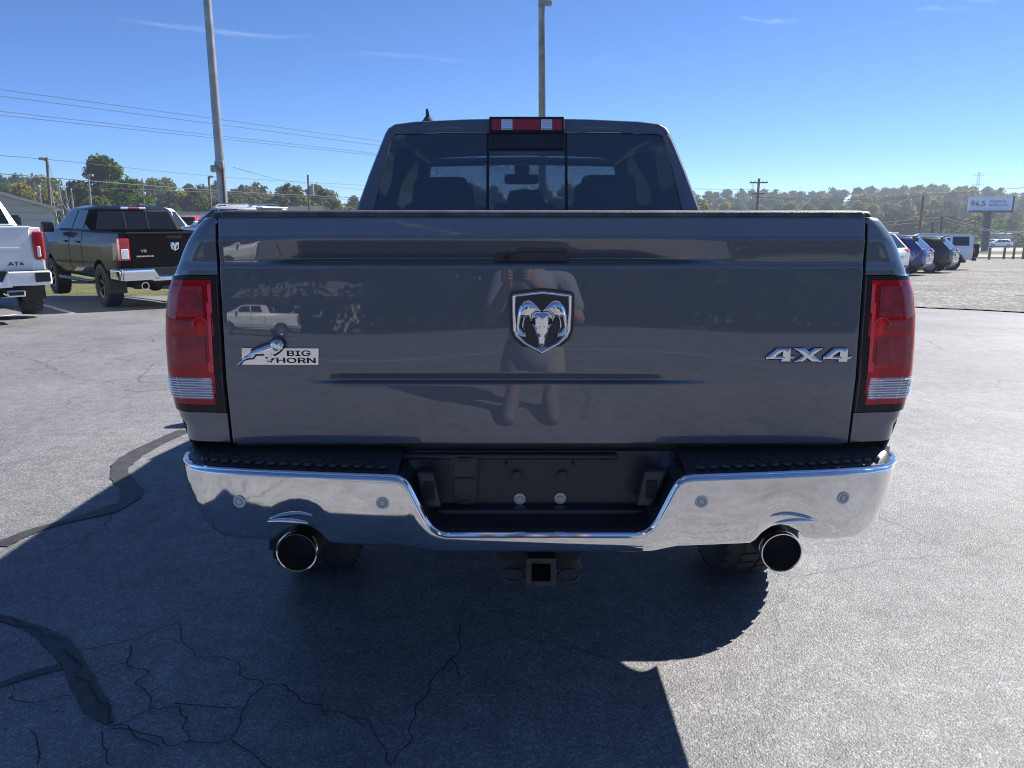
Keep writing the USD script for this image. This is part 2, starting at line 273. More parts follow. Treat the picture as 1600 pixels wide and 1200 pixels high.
def leaf_mat(name, a, b, c):
    return mat(name, {'oi': ('object_info', {}), 'tc': ('texture_coordinate', {}), 'g': ('geometry', {}), 'n': ('noise_texture', {'scale': 0.55, 'detail': 3.0}), 'ad': ('math', {'math_type': 'multiply_add', 'value2': 0.45}),
        'mr': ('map_range', {'to_min': -0.12, 'to_max': 0.38}), 'r': ('rgb_ramp', {'ramp': [(0.1, a), (0.45, b), (0.85, c)]}), 'rr': ('map_range', {'to_min': 0.6, 'to_max': 1.35}), 'mu': ('mix', {'mix_type': 'multiply', 'fac': 1.0}),
        'd': ('diffuse_bsdf', {}), 't': ('translucent_bsdf', {}), 'tm': ('mix', {'mix_type': 'multiply', 'fac': 1.0, 'color2': (1.9, 2.0, 1.4)}), 'm': ('mix_closure', {'fac': 0.55})},
        [('mu.color', 'tm.color1'), ('tm.color', 't.color'), ('g.position', 'n.vector'), ('n.fac', 'ad.value1'), ('oi.random', 'mr.value'), ('mr.result', 'ad.value3'), ('ad.value', 'r.fac'), ('r.color', 'mu.color1'), ('g.random_per_island', 'rr.value'), ('rr.result', 'mu.color2'),
         ('mu.color', 'd.color'), ('d.BSDF', 'm.closure1'), ('t.BSDF', 'm.closure2')], surface='m.closure')
M['leaf_green'] = leaf_mat('leaf_green', (0.032, 0.061, 0.021), (0.079, 0.131, 0.035), (0.175, 0.219, 0.061))
M['leaf_olive'] = leaf_mat('leaf_olive', (0.070, 0.096, 0.028), (0.149, 0.166, 0.049), (0.280, 0.263, 0.079))
M['leaf_yellow'] = leaf_mat('leaf_yellow', (0.158, 0.158, 0.035), (0.298, 0.271, 0.052), (0.455, 0.367, 0.079))
M['leaf_brown'] = leaf_mat('leaf_brown', (0.158, 0.096, 0.052), (0.263, 0.158, 0.079), (0.350, 0.228, 0.105))
M['leaf_dark'] = leaf_mat('leaf_dark', (0.021, 0.044, 0.021), (0.049, 0.081, 0.032), (0.096, 0.131, 0.049))
M['bark'] = pm('bark', (0.13, 0.11, 0.09), 0.9, var=0.3, vscale=2)
M['pale_bark'] = pm('pale_bark', (0.3, 0.28, 0.25), 0.9, var=0.3, vscale=2)
# ================================================================ ground
def sheet(name, xs, ys, dz, mat_, keep=None, **k):
    X, Y = np.meshgrid(xs, ys, indexing='ij'); P = np.stack([X, Y, terr(X, Y) + dz], -1)
    m = grid(P)
    if keep is not None:
        c = m.triangles_center; m.update_faces(keep(c[:, 0], c[:, 1])); m.remove_unreferenced_vertices()
    return obj(name, m, mat_, None, True, kind='structure', **k)
gx = np.concatenate([np.linspace(-900, -120, 40), np.linspace(-115, 115, 93), np.linspace(120, 900, 40)])
gy = np.concatenate([np.linspace(-400, -60, 18), [-40, -20, -5, 9, 20, 30, 40, 50, 60, 70, 80, 100, 120, 140, 160, 185], np.linspace(195, 500, 40), np.linspace(520, 1500, 20)])
sheet('ground', gx, gy, -0.06, M['grass'], label='dry grassy ground rolling away to the wooded hills', cat='ground')
ay = np.array([-58, -40, -25, -12, -5, 0, 5, 9, 12, 15, 18.3])
sheet('parking_lot', np.linspace(-48, 46, 48), ay, 0.0, M['asphalt'], label='grey cracked asphalt of the vehicle lot around the truck', cat='asphalt')
def gfront(x): return 14.7 - 1.05 * (x - 7.6) + 0.12 * np.sin(x * 3.1) if False else 14.75 - 0.95 * np.clip(x - 7.6, 0, 9) + 0.06 * np.sin(np.asarray(x) * 5.3)
def strip_sheet(name, x0, x1, n, f0, f1, m, dz, mat_, **k):
    xs = np.linspace(x0, x1, n); t = np.linspace(0, 1, m)[None] ; X = np.repeat(xs[:, None], m, 1)
    Y = f0(xs)[:, None] * (1 - t ** 1.6) + f1(xs)[:, None] * t ** 1.6
    return obj(name, grid(np.stack([X, Y, terr(X, Y) + dz], -1)), mat_, None, True, kind='structure', **k)
strip_sheet('gravel_lot', 2.5, 62, 240, gfront, lambda x: 0 * x + 79, 40, 0.02, M['gravel'], label='grey brown gravel lot where the row of cars is parked', cat='gravel')
for (a, b, lab) in ((88, 100, 'pale road strip just past the fence posts'), (118, 152, 'wide pale road that the two far white cars drive on')):
    strip_sheet('road', 20, 190, 18, lambda x: 0 * x + a, lambda x: 0 * x + b, 6, 0.0, M['road'], label=lab, cat='road')
strip_sheet('concrete_gutter', -14, 16, 30, lambda x: -19.5 - 0.012 * (x - 2) ** 2, lambda x: -19.0 - 0.012 * (x - 2) ** 2, 2, 0.006, M['concrete'], label='pale concrete gutter across the lot, mirrored in the tailgate', cat='gutter')
for (x0, y0, x1, y1) in ((6, -9.5, 1.5, -11), (-4, -25, 0, -25.6), (-9, -32, -4, -33)):
    d = np.array([x1 - x0, y1 - y0]); n_ = np.array([-d[1], d[0]]) / np.linalg.norm(d) * 0.06
    obj('lot_stripe', tm(([[x0 - n_[0], y0 - n_[1], .006], [x1 - n_[0], y1 - n_[1], .006], [x1 + n_[0], y1 + n_[1], .006], [x0 + n_[0], y0 + n_[1], .006]], [[0, 1, 2, 3]])), M['line'], kind='structure', label='white painted line on the asphalt, mirrored in the tailgate', cat='painted line', group='lines mirrored in the tailgate')
def ribbon(pts, w, dz, jit=0.0, step=0.05, seed=1):
    rr = np.random.RandomState(seed); P = np.array([G(*p)[:2] for p in pts]); W_ = np.asarray(w if np.ndim(w) else [w] * len(pts), float)
    L = LineString(P); n = max(3, int(L.length / step)); t = np.linspace(0, 1, n)
    seg = np.r_[0, np.cumsum(np.linalg.norm(np.diff(P, axis=0), axis=1))] / L.length
    Q = np.stack([np.interp(t, seg, P[:, 0]), np.interp(t, seg, P[:, 1])], 1)
    if jit == 0 and len(pts) > 3 and n > 12: Q = gaussian_filter1d(Q, min(4, n / 10), axis=0, mode='nearest')
    if jit: Q = Q + gaussian_filter1d(rr.randn(*Q.shape), 1.2, axis=0) * jit
    w_ = np.interp(t, seg, W_) * (1 + 0.3 * gaussian_filter1d(rr.randn(n), 1.5) + .09 * rr.randn(n))
    T = np.gradient(Q, axis=0); T /= np.linalg.norm(T, axis=1, keepdims=True) + 1e-9; N = np.stack([-T[:, 1], T[:, 0]], 1)
    A, B = Q + N * w_[:, None] / 2, Q - N * w_[:, None] / 2
    P3 = np.stack([np.column_stack([A, terr(A[:, 0], A[:, 1]) + dz]), np.column_stack([B, terr(B[:, 0], B[:, 1]) + dz])], 1)
    return grid(P3, True)
seals = [([(300, 668), (250, 690), (215, 705), (182, 728), (170, 745), (200, 755), (222, 768), (222, 782), (200, 796), (160, 808), (100, 813), (60, 818), (20, 838), (-20, 866)], [.07, .1, .11, .12, .1, .1, .1, .1, .1, .08, .06, .06, .08, .1], 'curving dark tar seam left of the bumper'),
         ([(-20, 962), (40, 975), (75, 990), (100, 1010), (118, 1040), (135, 1080), (150, 1110), (180, 1140)], [.03, .04, .06, .075, .08, .08, .07, .03], 'broad dark tar seam near the bottom left corner'),
         ([(-20, 1078), (50, 1054), (97, 1042)], [.04, .04, .045], 'short dark tar seam at the bottom left edge')]
for i, (p, w, lab) in enumerate(seals): obj('tar_seam', ribbon(p, w, 0.004, seed=i), M['tar'], None, True, lab, 'tar seam', kind='structure')
cracks = [[(140, 1015), (190, 1008), (240, 990), (278, 980), (290, 1005), (303, 1030), (345, 1030), (375, 1045), (410, 1072), (450, 1072), (480, 1095), (505, 1110), (560, 1130)],
 [(205, 1010), (207, 1040), (222, 1060), (215, 1075), (235, 1090), (243, 1112), (285, 1105), (298, 1145), (300, 1165)], [(410, 1072), (395, 1090), (380, 1110), (378, 1130), (350, 1160), (300, 1165), (260, 1170), (210, 1145), (180, 1135)],
 [(20, 1075), (25, 1095), (60, 1095), (110, 1090)], [(175, 1140), (165, 1160), (180, 1195)], [(378, 1160), (400, 1190), (420, 1210)], [(720, 980), (710, 1030), (680, 1070), (640, 1130), (620, 1195)], [(178, 805), (165, 825), (130, 845), (60, 870)],
 [(112, 1012), (128, 1050), (150, 1100), (182, 1138), (250, 1170)], [(710, 1030), (728, 1060)], [(55, 1140), (62, 1165), (50, 1200)], [(243, 1112), (170, 1140)], [(145, 1060), (205, 1040)], [(110, 1105), (90, 1115)], [(0, 960), (60, 985), (95, 1005)],
 [(1520, 530), (1600, 545)], [(0, 552), (60, 565), (110, 590), (180, 600)], [(1440, 533), (1540, 540), (1600, 553)], [(280, 1105), (340, 1112), (380, 1108)], [(545, 1120), (600, 1150), (615, 1195)]]
obj('pavement_crack', cat_([ribbon(p, .0042, 0.008, jit=0.02, step=0.018, seed=50 + i) for i, p in enumerate(cracks)]), M['crack'], None, True, 'fine black cracks branching over the shaded asphalt', 'cracks', kind='structure')
# ================================================================ main truck
TX, TY = 0.08, 2.05
truck = thing('pickup_truck', 'dark grey crew cab pickup seen square from behind with chrome bumper', 'pickup truck', (TX, TY, 0))
def part(name, mesh, mat_, parent=truck, smooth=35, label=None): return obj(name, mesh, M[mat_], parent, smooth, label)
def lp(px, py, ly):
    w = W(px, py, ly + TY); return np.array([w[0] - TX, ly, w[2]])
def sm(a, b, x): t = np.clip((np.asarray(x) - a) / (b - a), 0, 1); return t * t * (3 - 2 * t)
# tailgate relief
HW, ZB, ZT = 0.868, 0.843, 1.462
zz = np.arange(ZB - 0.03, ZT + 0.03, 0.001)
def integ(slope):
    y = np.cumsum(slope) * 0.001; return gaussian_filter1d(y, 2.2)
slope = np.where(zz > 1.412, math.tan(math.radians(9)), np.where(zz > 1.341, math.tan(math.radians(1.0)), np.where(zz < 1.03, math.tan(math.radians(-3.2)), math.tan(math.radians(3.6)))))
slope = np.where((zz > 1.336) & (zz < 1.342), math.tan(math.radians(30)), slope)
slope = np.where((zz > 1.409) & (zz < 1.414), math.tan(math.radians(28)), slope)
slope = np.where(zz < 0.862, math.tan(math.radians(-6)), slope)
basep = integ(slope); basep -= np.interp(1.1, zz, basep)
sc = np.where((zz > 1.352) & (zz <= 1.409), -math.tan(math.radians(32)), 0.0); sc = -np.cumsum(sc[::-1])[::-1] * 0.001; scp = np.where((zz < 1.409), sc, 0); scp = np.where(zz < 1.352, np.interp(zz, [1.343, 1.352], [0, -sc.min() if sc.max() <= 0 else sc.max()]), scp); scp = gaussian_filter1d(scp, 2.0)
gr = np.where((zz > 1.024) & (zz <= 1.046), 1.0, 0); gp = np.cumsum(gr[::-1])[::-1] * 0.001 * math.tan(math.radians(34)); gp = np.where(zz < 1.024, np.interp(zz, [1.016, 1.024], [0, gp.max()]), gp); gp = np.where(zz > 1.046, 0, gp); gp = gaussian_filter1d(gp, 1.4)
def tgy(x, z):
    x = np.asarray(x, float); m1 = sm(-0.77, -0.62, x) * (1 - sm(0.22, 0.52, x)); m2 = sm(-0.66, -0.52, x) * (1 - sm(0.25, 0.50, x))
    wob = 0.0006 * np.sin(x * 5 + 1) * np.sin(z * 9) 
    return np.interp(z, zz, basep) + m1 * np.interp(z, zz, scp) + m2 * np.interp(z, zz, gp) + wob - 0.006 * (1 - (x / HW) ** 2) 
xs = np.linspace(-HW, HW, 180); zs = np.arange(ZB, ZT + 0.0005, 0.0028)
X, Z = np.meshgrid(xs, zs, indexing='ij'); Y = tgy(X, Z)
P = np.stack([X, Y, Z], -1)
def edge(P, dx, dz):  # rolled border all round
    n, m = P.shape[:2]; Q = np.zeros((n + 4, m + 4, 3)); Q[2:-2, 2:-2] = P
    Q[1, 2:-2] = P[0] + [-dx * .7, dx * .3, 0]; Q[0, 2:-2] = P[0] + [-dx, dx * 6, 0]; Q[-2, 2:-2] = P[-1] + [dx * .7, dx * .3, 0]; Q[-1, 2:-2] = P[-1] + [dx, dx * 6, 0]
    Q[:, 1] = Q[:, 2] + [0, dx * .3, -dz * .7]; Q[:, 0] = Q[:, 2] + [0, dx * 6, -dz]; Q[:, -2] = Q[:, -3] + [0, dx * .3, dz * .7]; Q[:, -1] = Q[:, -3] + [0, dx * 6, dz]
    return Q
tg = part('tailgate', grid(edge(P, 0.004, 0.004)), 'paint', smooth=50)
part('tailgate_inner_panel', box(-HW + .01, HW - .01, 0.05, 0.075, ZB + .01, ZT - .004), 'interior')
capy = float(tgy(0, ZT))
cp = hull([(-.855, capy + .02, 1.470), (.86, capy + .02, 1.470), (-.855, capy + .06, 1.472), (.86, capy + .06, 1.472)], 0.013, 14)
part('tailgate_cap', cp, 'cap_plastic', label='weathered black plastic cap along the tailgate top')
hx, hz = lp(831, 0, 0)[0], 1.365
yb = float(tgy(0, 1.36)) - 0.006
bz = part('handle_bezel', rbox(lp(772, 395, 0)[0], lp(890, 395, 0)[0], yb - .002, yb + .03, 1.343, 1.402, 0.006), 'smooth_plastic')
x0, x1 = lp(808, 395, 0)[0], lp(887, 395, 0)[0]
part('handle', cat_(rbox(x0, x1, yb - .009, yb + .0, 1.373, 1.396, .003), box(x0, x1, yb - .0045, yb, 1.349, 1.371)), 'plastic', bz)
cx = lp(792, 402, 0)[0]
part('camera_lens', cat_(cyl((cx, yb + .0, 1.357), (cx, yb - .008, 1.357), .009, seg=20), cyl((cx, yb - .008, 1.358), (cx, yb - .011, 1.358), .005, seg=16)), 'smoke', bz)
M['panel_red'] = pm('dark_lens_panel', (0.30, 0.005, 0.02), 0.18, 0, 0.5, bump=0.3, scale=220.0, var=0.5, vscale=40.0); M['strip_red'] = pm('bright_lens_strip', (0.85, 0.03, 0.05), 0.2, 0, 0.5, bump=0.5, scale=300.0, var=0.2, vscale=60.0)
# ---- bed sides with lamp openings
silh = [(318, 345), (303, 366), (293, 385), (285, 405), (277, 430), (270, 455), (267, 490), (268, 530), (272, 570), (279, 610), (288, 645), (296, 655), (300, 680), (305, 694)]
sz, sxo = [], []
for (px, py) in silh:
    w = W(px, py, TY + 0.10); sz.append(w[2]); sxo.append(-(w[0] - TX))
sz, sxo = np.array(sz)[::-1], np.array(sxo)[::-1]; sz, sxo = np.r_[sz[0] - .24, sz[0] - .02, sz], np.r_[sxo[0] - .10, sxo[0] - .006, sxo]
zt_ = 1.466
def xout(z): return np.interp(z, sz, sxo)
zlt, zlb = 1.312, 0.928
def skin(u, z, off=0.0):
    """u metres along the plan curve from the tailgate gap; right side"""
    xi = HW + 0.012; xo = xout(z) + off; y0 = np.interp(z, zz, basep) + 0.004; r = 0.07
    a = np.maximum(xo - r - xi, 0.004); q = r * math.pi / 2
    u = np.asarray(u, float); t = np.clip((u - a) / q, 0, 1) * math.pi / 2
    x = np.where(u < a, xi + u, np.where(u < a + q, xo - r + r * np.sin(t), xo))
    y = np.where(u < a, y0 + 0.012 * (u / 0.1), np.where(u < a + q, y0 + 0.012 * (a / .1) + r * (1 - np.cos(t)), y0 + 0.012 * (a / .1) + r + (u - a - q)))
    return np.stack([x, y - off * (u < a + q * .7), np.broadcast_to(z, x.shape)], -1)
uu = np.r_[np.linspace(0, 0.26, 40), np.linspace(0.28, 2.0, 60)]
def arch(y):  # lower edge of the side, wheel at y=1.10
    d = np.abs(y - 1.02); return np.where(d < 0.5, 0.41 + np.sqrt(np.maximum(0.5 ** 2 - d ** 2, 0)), 0.0)
def band(z0, z1, n, us, low=False):
    zs_ = np.linspace(0, 1, n); out = []
    for u in us:
        y = skin(np.array([u]), np.array([z0]))[0][1]; lo = max(z0, float(arch(y))) if low else z0
        z_ = lo + (z1 - lo) * zs_; out.append(skin(np.full(n, u), z_))
    return np.array(out)
def mir(m):
    m = tm(m).copy(); m.vertices = m.vertices * [-1, 1, 1]; m.invert(); return m
zlow = 0.842
def lower_full():
    # deep lower side behind and ahead of the wheel
    us = uu; out = []
    for u in us:
        y = float(skin(np.array([u]), np.array([0.9]))[0][1]); lo = 0.842 if u < 0.16 else max(0.64, float(arch(y)))
        z_ = np.linspace(lo, zlb, 14); out.append(skin(np.full(14, u), z_))
    return np.array(out)
def shoulder():
    us = uu; P_ = band(zlt, zt_ - .012, 16, us); top = P_[:, -1:] ; n = len(us)
    a = top + np.array([-.012, 0, .010]); b = top + np.array([-.05, 0, .012]); b[:, :, 0] = np.minimum(b[:, :, 0], 0.9)
    a[:6, :, 0] = np.maximum(a[:6, :, 0], HW + .01); b[:, :, 0] = np.maximum(b[:, :, 0], 0.80); b[:6, :, 1] += .02
    return np.concatenate([P_, a, b], 1)
wrap = uu[uu > 0.245]
side = cat_(grid(shoulder()), grid(lower_full()), grid(band(zlb, zlt, 16, wrap, True)))
# flat return at the gap, so that the corner post has thickness
def gapwall():
    z_ = np.linspace(0.842, zt_ - .012, 20); a = skin(np.zeros(20), z_); return grid(np.stack([a, a + [0.0, .06, 0]], 0), True)
side = cat_(side, gapwall())
rail = cat_(hull([(.80, .06, 1.470), (.885, .06, 1.468), (.80, 1.76, 1.470), (.885, 1.76, 1.468)], .014, 10))
for s, f in ((1, lambda m: tm(m)), (-1, mir)):
    bs = part('bed_side', f(side), 'paint', smooth=40)
    part('rail_cap', f(rail), 'cap_plastic', bs)
    part('wheel_arch_liner', f(grid(np.stack([[(.62, 1.02 + .54 * math.cos(t), .43 + .54 * math.sin(t)), (.93, 1.02 + .54 * math.cos(t), .43 + .54 * math.sin(t))] for t in np.linspace(.45, math.pi - .45, 24)], 0))), 'dark', bs)
    # tail lamp: transparent lenses in front of a silvery bowl
    zl = np.linspace(zlb + .003, zlt - .003, 70); ul = np.linspace(0.004, 0.243, 48)
    U, ZL = np.meshgrid(ul, zl, indexing='ij'); outer = skin(U, ZL, 0.004); inner = skin(U, ZL, -0.035); inner[..., 1] += .05
    t = (ZL - zlb) / (zlt - zlb)             # 0 bottom .. 1 top
    brd = 0.010 + 0.012 * (1 - t)
    cl = outer.copy(); ribs = 0.0042 * np.sin(ZL * math.pi / 0.0105); cl[..., 1] -= np.abs(ribs)
    nface = lambda m, key: None
    def sub(Pg, mask):
        m = grid(Pg); n_, k_ = Pg.shape[:2]; mm = mask[:-1, :-1].reshape(-1); m.update_faces(np.r_[mm, mm]); m.remove_unreferenced_vertices(); return m
    zt1, zb1 = t > 0.955, t < 0.055
    bord = zt1 | zb1 | (U < brd + 0.004)
    clear = (t > 0.105) & (t < 0.262) & (U > brd + 0.013) & (U < 0.2)
    tl = part('tail_light', f(sub(outer, bord)), 'smoke')
    part('red_lens', f(sub(outer, ~bord & ~clear)), 'red_lens', tl, smooth=True)
    part('reversing_lens', f(sub(cl, clear)), 'clear_lens', tl, smooth=40)
    bowl = inner.copy(); bowl[..., 1] += 0.004 * np.sin(ZL * 2 * math.pi / 0.012) * ((t > .1) & (t < .265)) + .003 * np.sin(U * 2 * math.pi / .01) * (t > .27)
    wall = [bowl]
    bowlm = grid(bowl)
    for (sl_o, sl_i) in ((outer[0], bowl[0]), (outer[-1], bowl[-1]), (outer[:, 0], bowl[:, 0]), (outer[:, -1], bowl[:, -1])):
        bowlm = cat_(bowlm, grid(np.stack([sl_o + [0, .002, 0], sl_i], 0)))
    part('lamp_reflector', f(bowlm), 'reflector', tl, smooth=40)
    for (a, b, c, d) in ((.70, .925, .022, .075), (.36, .56, .022, .085)):
        zc0, zc1 = zlb + a * (zlt - zlb), zlb + b * (zlt - zlb)
        q = skin(np.array([c, d]), np.array([(zc0 + zc1) / 2] * 2)); yy = q[:, 1].max()
        part('bulb_chamber', f(rbox(q[0][0], q[1][0], yy + .005, yy + .03, zc0, zc1, .006)), 'dark_red', tl)
    q = skin(np.array([.05]), np.array([zlb + .63 * (zlt - zlb)]))[0]
    part('bulb', f(cat_(tm(m3.Manifold.sphere(.011, 16).translate((q[0], q[1] + .03, q[2]))), cyl((q[0], q[1] + .045, q[2]), (q[0], q[1] + .025, q[2]), .02, .014, 16))), 'clear_solid', tl)
    Up = U - brd; overlay = skin(U, ZL, 0.0055)
    for (t0, t1, u0, u1, sl) in ((.705, .91, .030, .135, .0), (.35, .555, .026, .13, .0), (.60, .665, .055, .12, .2)):
        mk_ = (t > t0) & (t < t1) & (Up > u0 + sl * (t - t0) * .1) & (Up < u1)
        part('dark_lens_panel', f(sub(overlay, mk_)), 'panel_red', tl, True)
    part('bright_lens_strip', f(sub(overlay, (t > .30) & (t < .935) & (Up > .006) & (Up < .017))), 'strip_red', tl, True)
    part('reversing_lens_rib', f(cat_([tube(skin(np.linspace(.030, .185, 12), np.full(12, zq), .0075), .0014, 5) for zq in np.linspace(zlb + .12 * (zlt - zlb), zlb + .25 * (zlt - zlb), 8)])), 'clear_solid', tl, True)
    zb_ = zlb + .645 * (zlt - zlb); qb = skin(np.array([.055]), np.array([zb_]), .007)[0]
    part('bulb_ring', f(tube([(qb[0] + .021 * math.cos(w_), qb[1] - .001, qb[2] + .021 * math.sin(w_)) for w_ in np.linspace(0, math.pi, 14)], .0016, 5)), 'strip_red', tl, True)
    zsep = zlb + .318 * (zlt - zlb); a = skin(np.linspace(.025, .22, 14), np.full(14, zsep)); 
    part('lens_seam', f(tube(a + [0, .006, 0], .0014, 5)), 'dark_red', tl)
    fl = cat_(box(.86, .872, .06, .08, .842, 1.455))
    part('corner_post', f(cat_(box(.80, .876, .07, .16, .842, 1.45))), 'seam')
part('bed_floor', box(-.86, .86, .08, 1.78, .80, .84), 'dark')
part('bed_front_wall', box(-.86, .86, 1.76, 1.80, .80, 1.44), 'paint')
for s in (-1, 1): part('inner_bed_wall', box(s * .80, s * .815, .09, 1.76, .84, 1.46), 'dark')
part('bed_sill', cat_(box(-.87, .87, .035, .12, .70, .835), rbox(-.80, .22, -.01, .05, .795, .812, .006), rbox(-.86, .86, .012, .03, .832, .842, .003)), 'smooth_plastic')
# ---- chrome bumper
def plan(x): q = np.clip(np.abs(x) / 1.028, 0, 1); return .12 - .26 * np.maximum(1 - q ** 6, 0) ** (1 / 2.6)
def outline(pts, off):
    out = []
    for (hx_, py) in pts:
        x = hx_ / F * 1.95
        for _ in range(30):
            Yw = TY + plan(x) + off; w = W(845 + hx_, py, Yw); x = 0.6 * x + 0.4 * min(abs(w[0] - TX), 1.022)
        out.append((x, w[2]))
    return np.array(out)
top = outline([(0, 834), (90, 834), (150, 834), (162, 831), (174, 823), (184, 810), (198, 783), (211, 758), (217, 750), (226, 745), (240, 743), (300, 741), (400, 737), (480, 733), (520, 730), (540, 727)], 0)
bot = outline([(0, 866), (100, 866), (175, 866), (195, 864), (215, 860), (330, 855), (338, 851), (350, 838), (364, 829), (378, 826), (392, 828), (408, 836), (420, 846), (430, 849), (468, 848), (500, 843), (520, 830), (533, 812), (542, 788), (549, 764)], 0)
top[:, 0] = np.maximum.accumulate(top[:, 0] + np.arange(len(top)) * 1e-5); bot[:, 0] = np.maximum.accumulate(bot[:, 0] + np.arange(len(bot)) * 1e-5)
tt = np.linspace(0, math.pi / 2, 260); bx = 1.026 * np.sin(tt) ** 0.75; bx = np.unique(np.r_[bx, np.linspace(0, .9, 160)]); bx = np.r_[-bx[::-1], bx[1:]]
def ztop(x): return np.interp(np.abs(x), top[:, 0], top[:, 1], right=top[-1, 1])
def zbot(x):
    z = np.interp(np.abs(x), bot[:, 0], bot[:, 1]); q = np.clip((np.abs(x) - bot[-1, 0]) / max(1.026 - bot[-1, 0], 1e-6), 0, 1); return z + q * .12
rows = []
for x in bx:
    a, b, y = float(ztop(x)), float(zbot(x)), float(plan(x)); hgt = a - b
    v = np.linspace(0, 1, 22); zc = a - .010 - (hgt - .016) * v
    bul = (-.016 + .013 * v + .022 * v ** 3) * min(1, hgt / .15)
    yc = y + bul
    r_ = [(x, yc[0] + .022, a - .001), (x, yc[0] + .010, a), (x, yc[0] + .003, a - .004)] + [(x, q, w) for q, w in zip(yc, zc)] + [(x, yc[-1] + .006, b + .001), (x, yc[-1] + .014, b), (x, yc[-1] + .024, b + .003)]
    # shrink towards the middle at the very ends, so that the corner closes on the wheel-house
    rows.append(r_)
bump_ = part('bumper', grid(np.array(rows)), 'chrome', smooth=45, label='chrome rear bumper with dropped centre')
# continuation along the side
lipx = 1.024 * np.sin(np.linspace(-1.5708, 1.5708, 400))
part('bumper_lip', tube(np.stack([lipx, plan(lipx) + .000, ztop(lipx) - .004], 1), .0085, 10), 'chrome', bump_)
# ---- step pads, centre recess
for s in (1, -1):
    xs_ = np.linspace(top[9, 0] + .004, 1.00, 40); fr = np.stack([s * xs_, plan(xs_) + .016, ztop(xs_) + .000], 1); bk = np.stack([s * xs_ * np.where(xs_ > .9, .97, 1), np.maximum(plan(xs_) + .05, .05), np.full(40, .812)], 1)
    mid = [fr * (1 - q) + bk * q + [0, 0, .012 * min(1, q * 6)] for q in (0.0, .12, .3, .6, 1.0)]
    sp = part('step_pad', grid(np.stack(mid, 0), s < 0), 'plastic')
    hexes = []
    for r_ in range(4):
        for k in range(17):
            x = .43 + .0335 * k + .0168 * (r_ % 2); y = plan(np.array(min(x, .985))) + .036 + .030 * r_
            if y > .045 and x < .9: continue
            if x > .96: continue
            zq = float(ztop(x)) + .0125
            h_ = tm(m3.Manifold.cylinder(.007, .0155, .0125, 6)); h_.apply_translation((s * x, float(y), zq - .002)); hexes.append(h_)
    part('tread', cat_(hexes), 'plastic', sp)
half = np.unique(np.r_[np.linspace(0, top[9, 0], 60), top[:10, 0]]); fx = np.r_[-half[::-1], half[1:]]
fr = np.stack([fx, plan(fx) + .014, ztop(fx) - .001], 1)
zpan = .655; bw = .385 / top[9, 0]
pk = np.stack([fx * bw, np.full(len(fx), -.005), np.maximum(ztop(fx) + .035 * (1 - sm(.25, top[9, 0], np.abs(fx))), zpan)], 1); pk[:, 2] = np.where(np.abs(fx) > top[8, 0], .80, pk[:, 2])
m1 = fr * .5 + pk * .5 + [0, -.01, -.004]
lic = part('plate_recess', grid(np.stack([fr, fr * .88 + pk * .12 + [0, 0, .004], m1, pk * .9 + fr * .1, pk], 0)), 'smooth_plastic', smooth=40)
top_row = np.stack([pk[:, 0], np.full(len(fx), .012), np.full(len(fx), .815)], 1)
part('plate_panel', grid(np.stack([pk, top_row], 0)), 'smooth_plastic', lic, 20)
def pc(px, py, ly=-.008): return lp(px, py, ly)
def disc(c, r, d, seg=20): return cyl((c[0], c[1], c[2]), (c[0], c[1] - d, c[2]), r, seg=seg)
for (px, py) in ((808, 743), (879, 743)): part('plug', cat_(disc(pc(px, py, 0), .0155, .010), disc(pc(px, py, 0), .010, .0125)), 'plastic', lic)
for (px, py) in ((812, 778), (875, 777)):
    part('bolt', cat_(disc(pc(px, py, 0), .017, .010), disc(pc(px, py, 0), .0095, .018, 6)), 'bolt', lic)
for (px, py) in ((791, 724), (895, 724)): part('screw_hole', disc(pc(px, py, 0), .004, .009, 10), 'seam', lic)
a, b = pc(706, 712), pc(745, 786)
ht = extr(Polygon([(a[0] + .02, b[2]), (b[0] - .012, b[2]), (b[0], b[2] + .02), (b[0], a[2]), (a[0], a[2]), (a[0], b[2] + .025)]).buffer(.004), .014)
hp = part('connector_housing', face_y(ht, .0), 'plastic', lic)
hh = lambda z0, z1: face_y(extr(shapely.box(a[0] + .016, z0, b[0] - .010, z1).buffer(.009), .006), -.013)
zm = (a[2] + b[2]) / 2 + .004
part('connector_cover', cat_(hh(zm + .012, a[2] - .012), hh(b[2] + .012, zm - .006), rbox(a[0] + .012, b[0] - .006, -.024, -.013, zm - .001, zm + .006, .002), rbox(a[0] + .022, b[0] - .018, -.022, -.012, b[2] - .002, b[2] + .012, .003), rbox(a[0] + .02, b[0] - .016, -.022, -.012, a[2] - .012, a[2] - .002, .003)), 'smooth_plastic', hp)
for k, (px, py) in enumerate(((672, 762), (1016, 760))):
    s = -1 if k == 0 else 1; c = pc(px, py, -.07)
    pkt = hull([(c[0] - .02 + s * .008, c[1] - .012, c[2] + .045), (c[0] + .02 + s * .014, c[1] - .012, c[2] + .045), (c[0] - .022 - s * .010, c[1] - .012, c[2] - .045), (c[0] + .012 - s * .012, c[1] - .012, c[2] - .045), (c[0], c[1] + .06, c[2] + .03), (c[0] - s * .02, c[1] + .06, c[2] - .05)], .008)
    pl = part('plate_lamp', pkt, 'smooth_plastic', lic)
    part('plate_lamp_lens', rbox(c[0] - .016, c[0] + .014, c[1] - .024, c[1] - .016, c[2] - .03, c[2] + .026, .004), 'seam', pl)
part('recess_ledge', cat_(rbox(-.30, .30, -.05, -.006, .640, .662, .006)), 'smooth_plastic', lic)
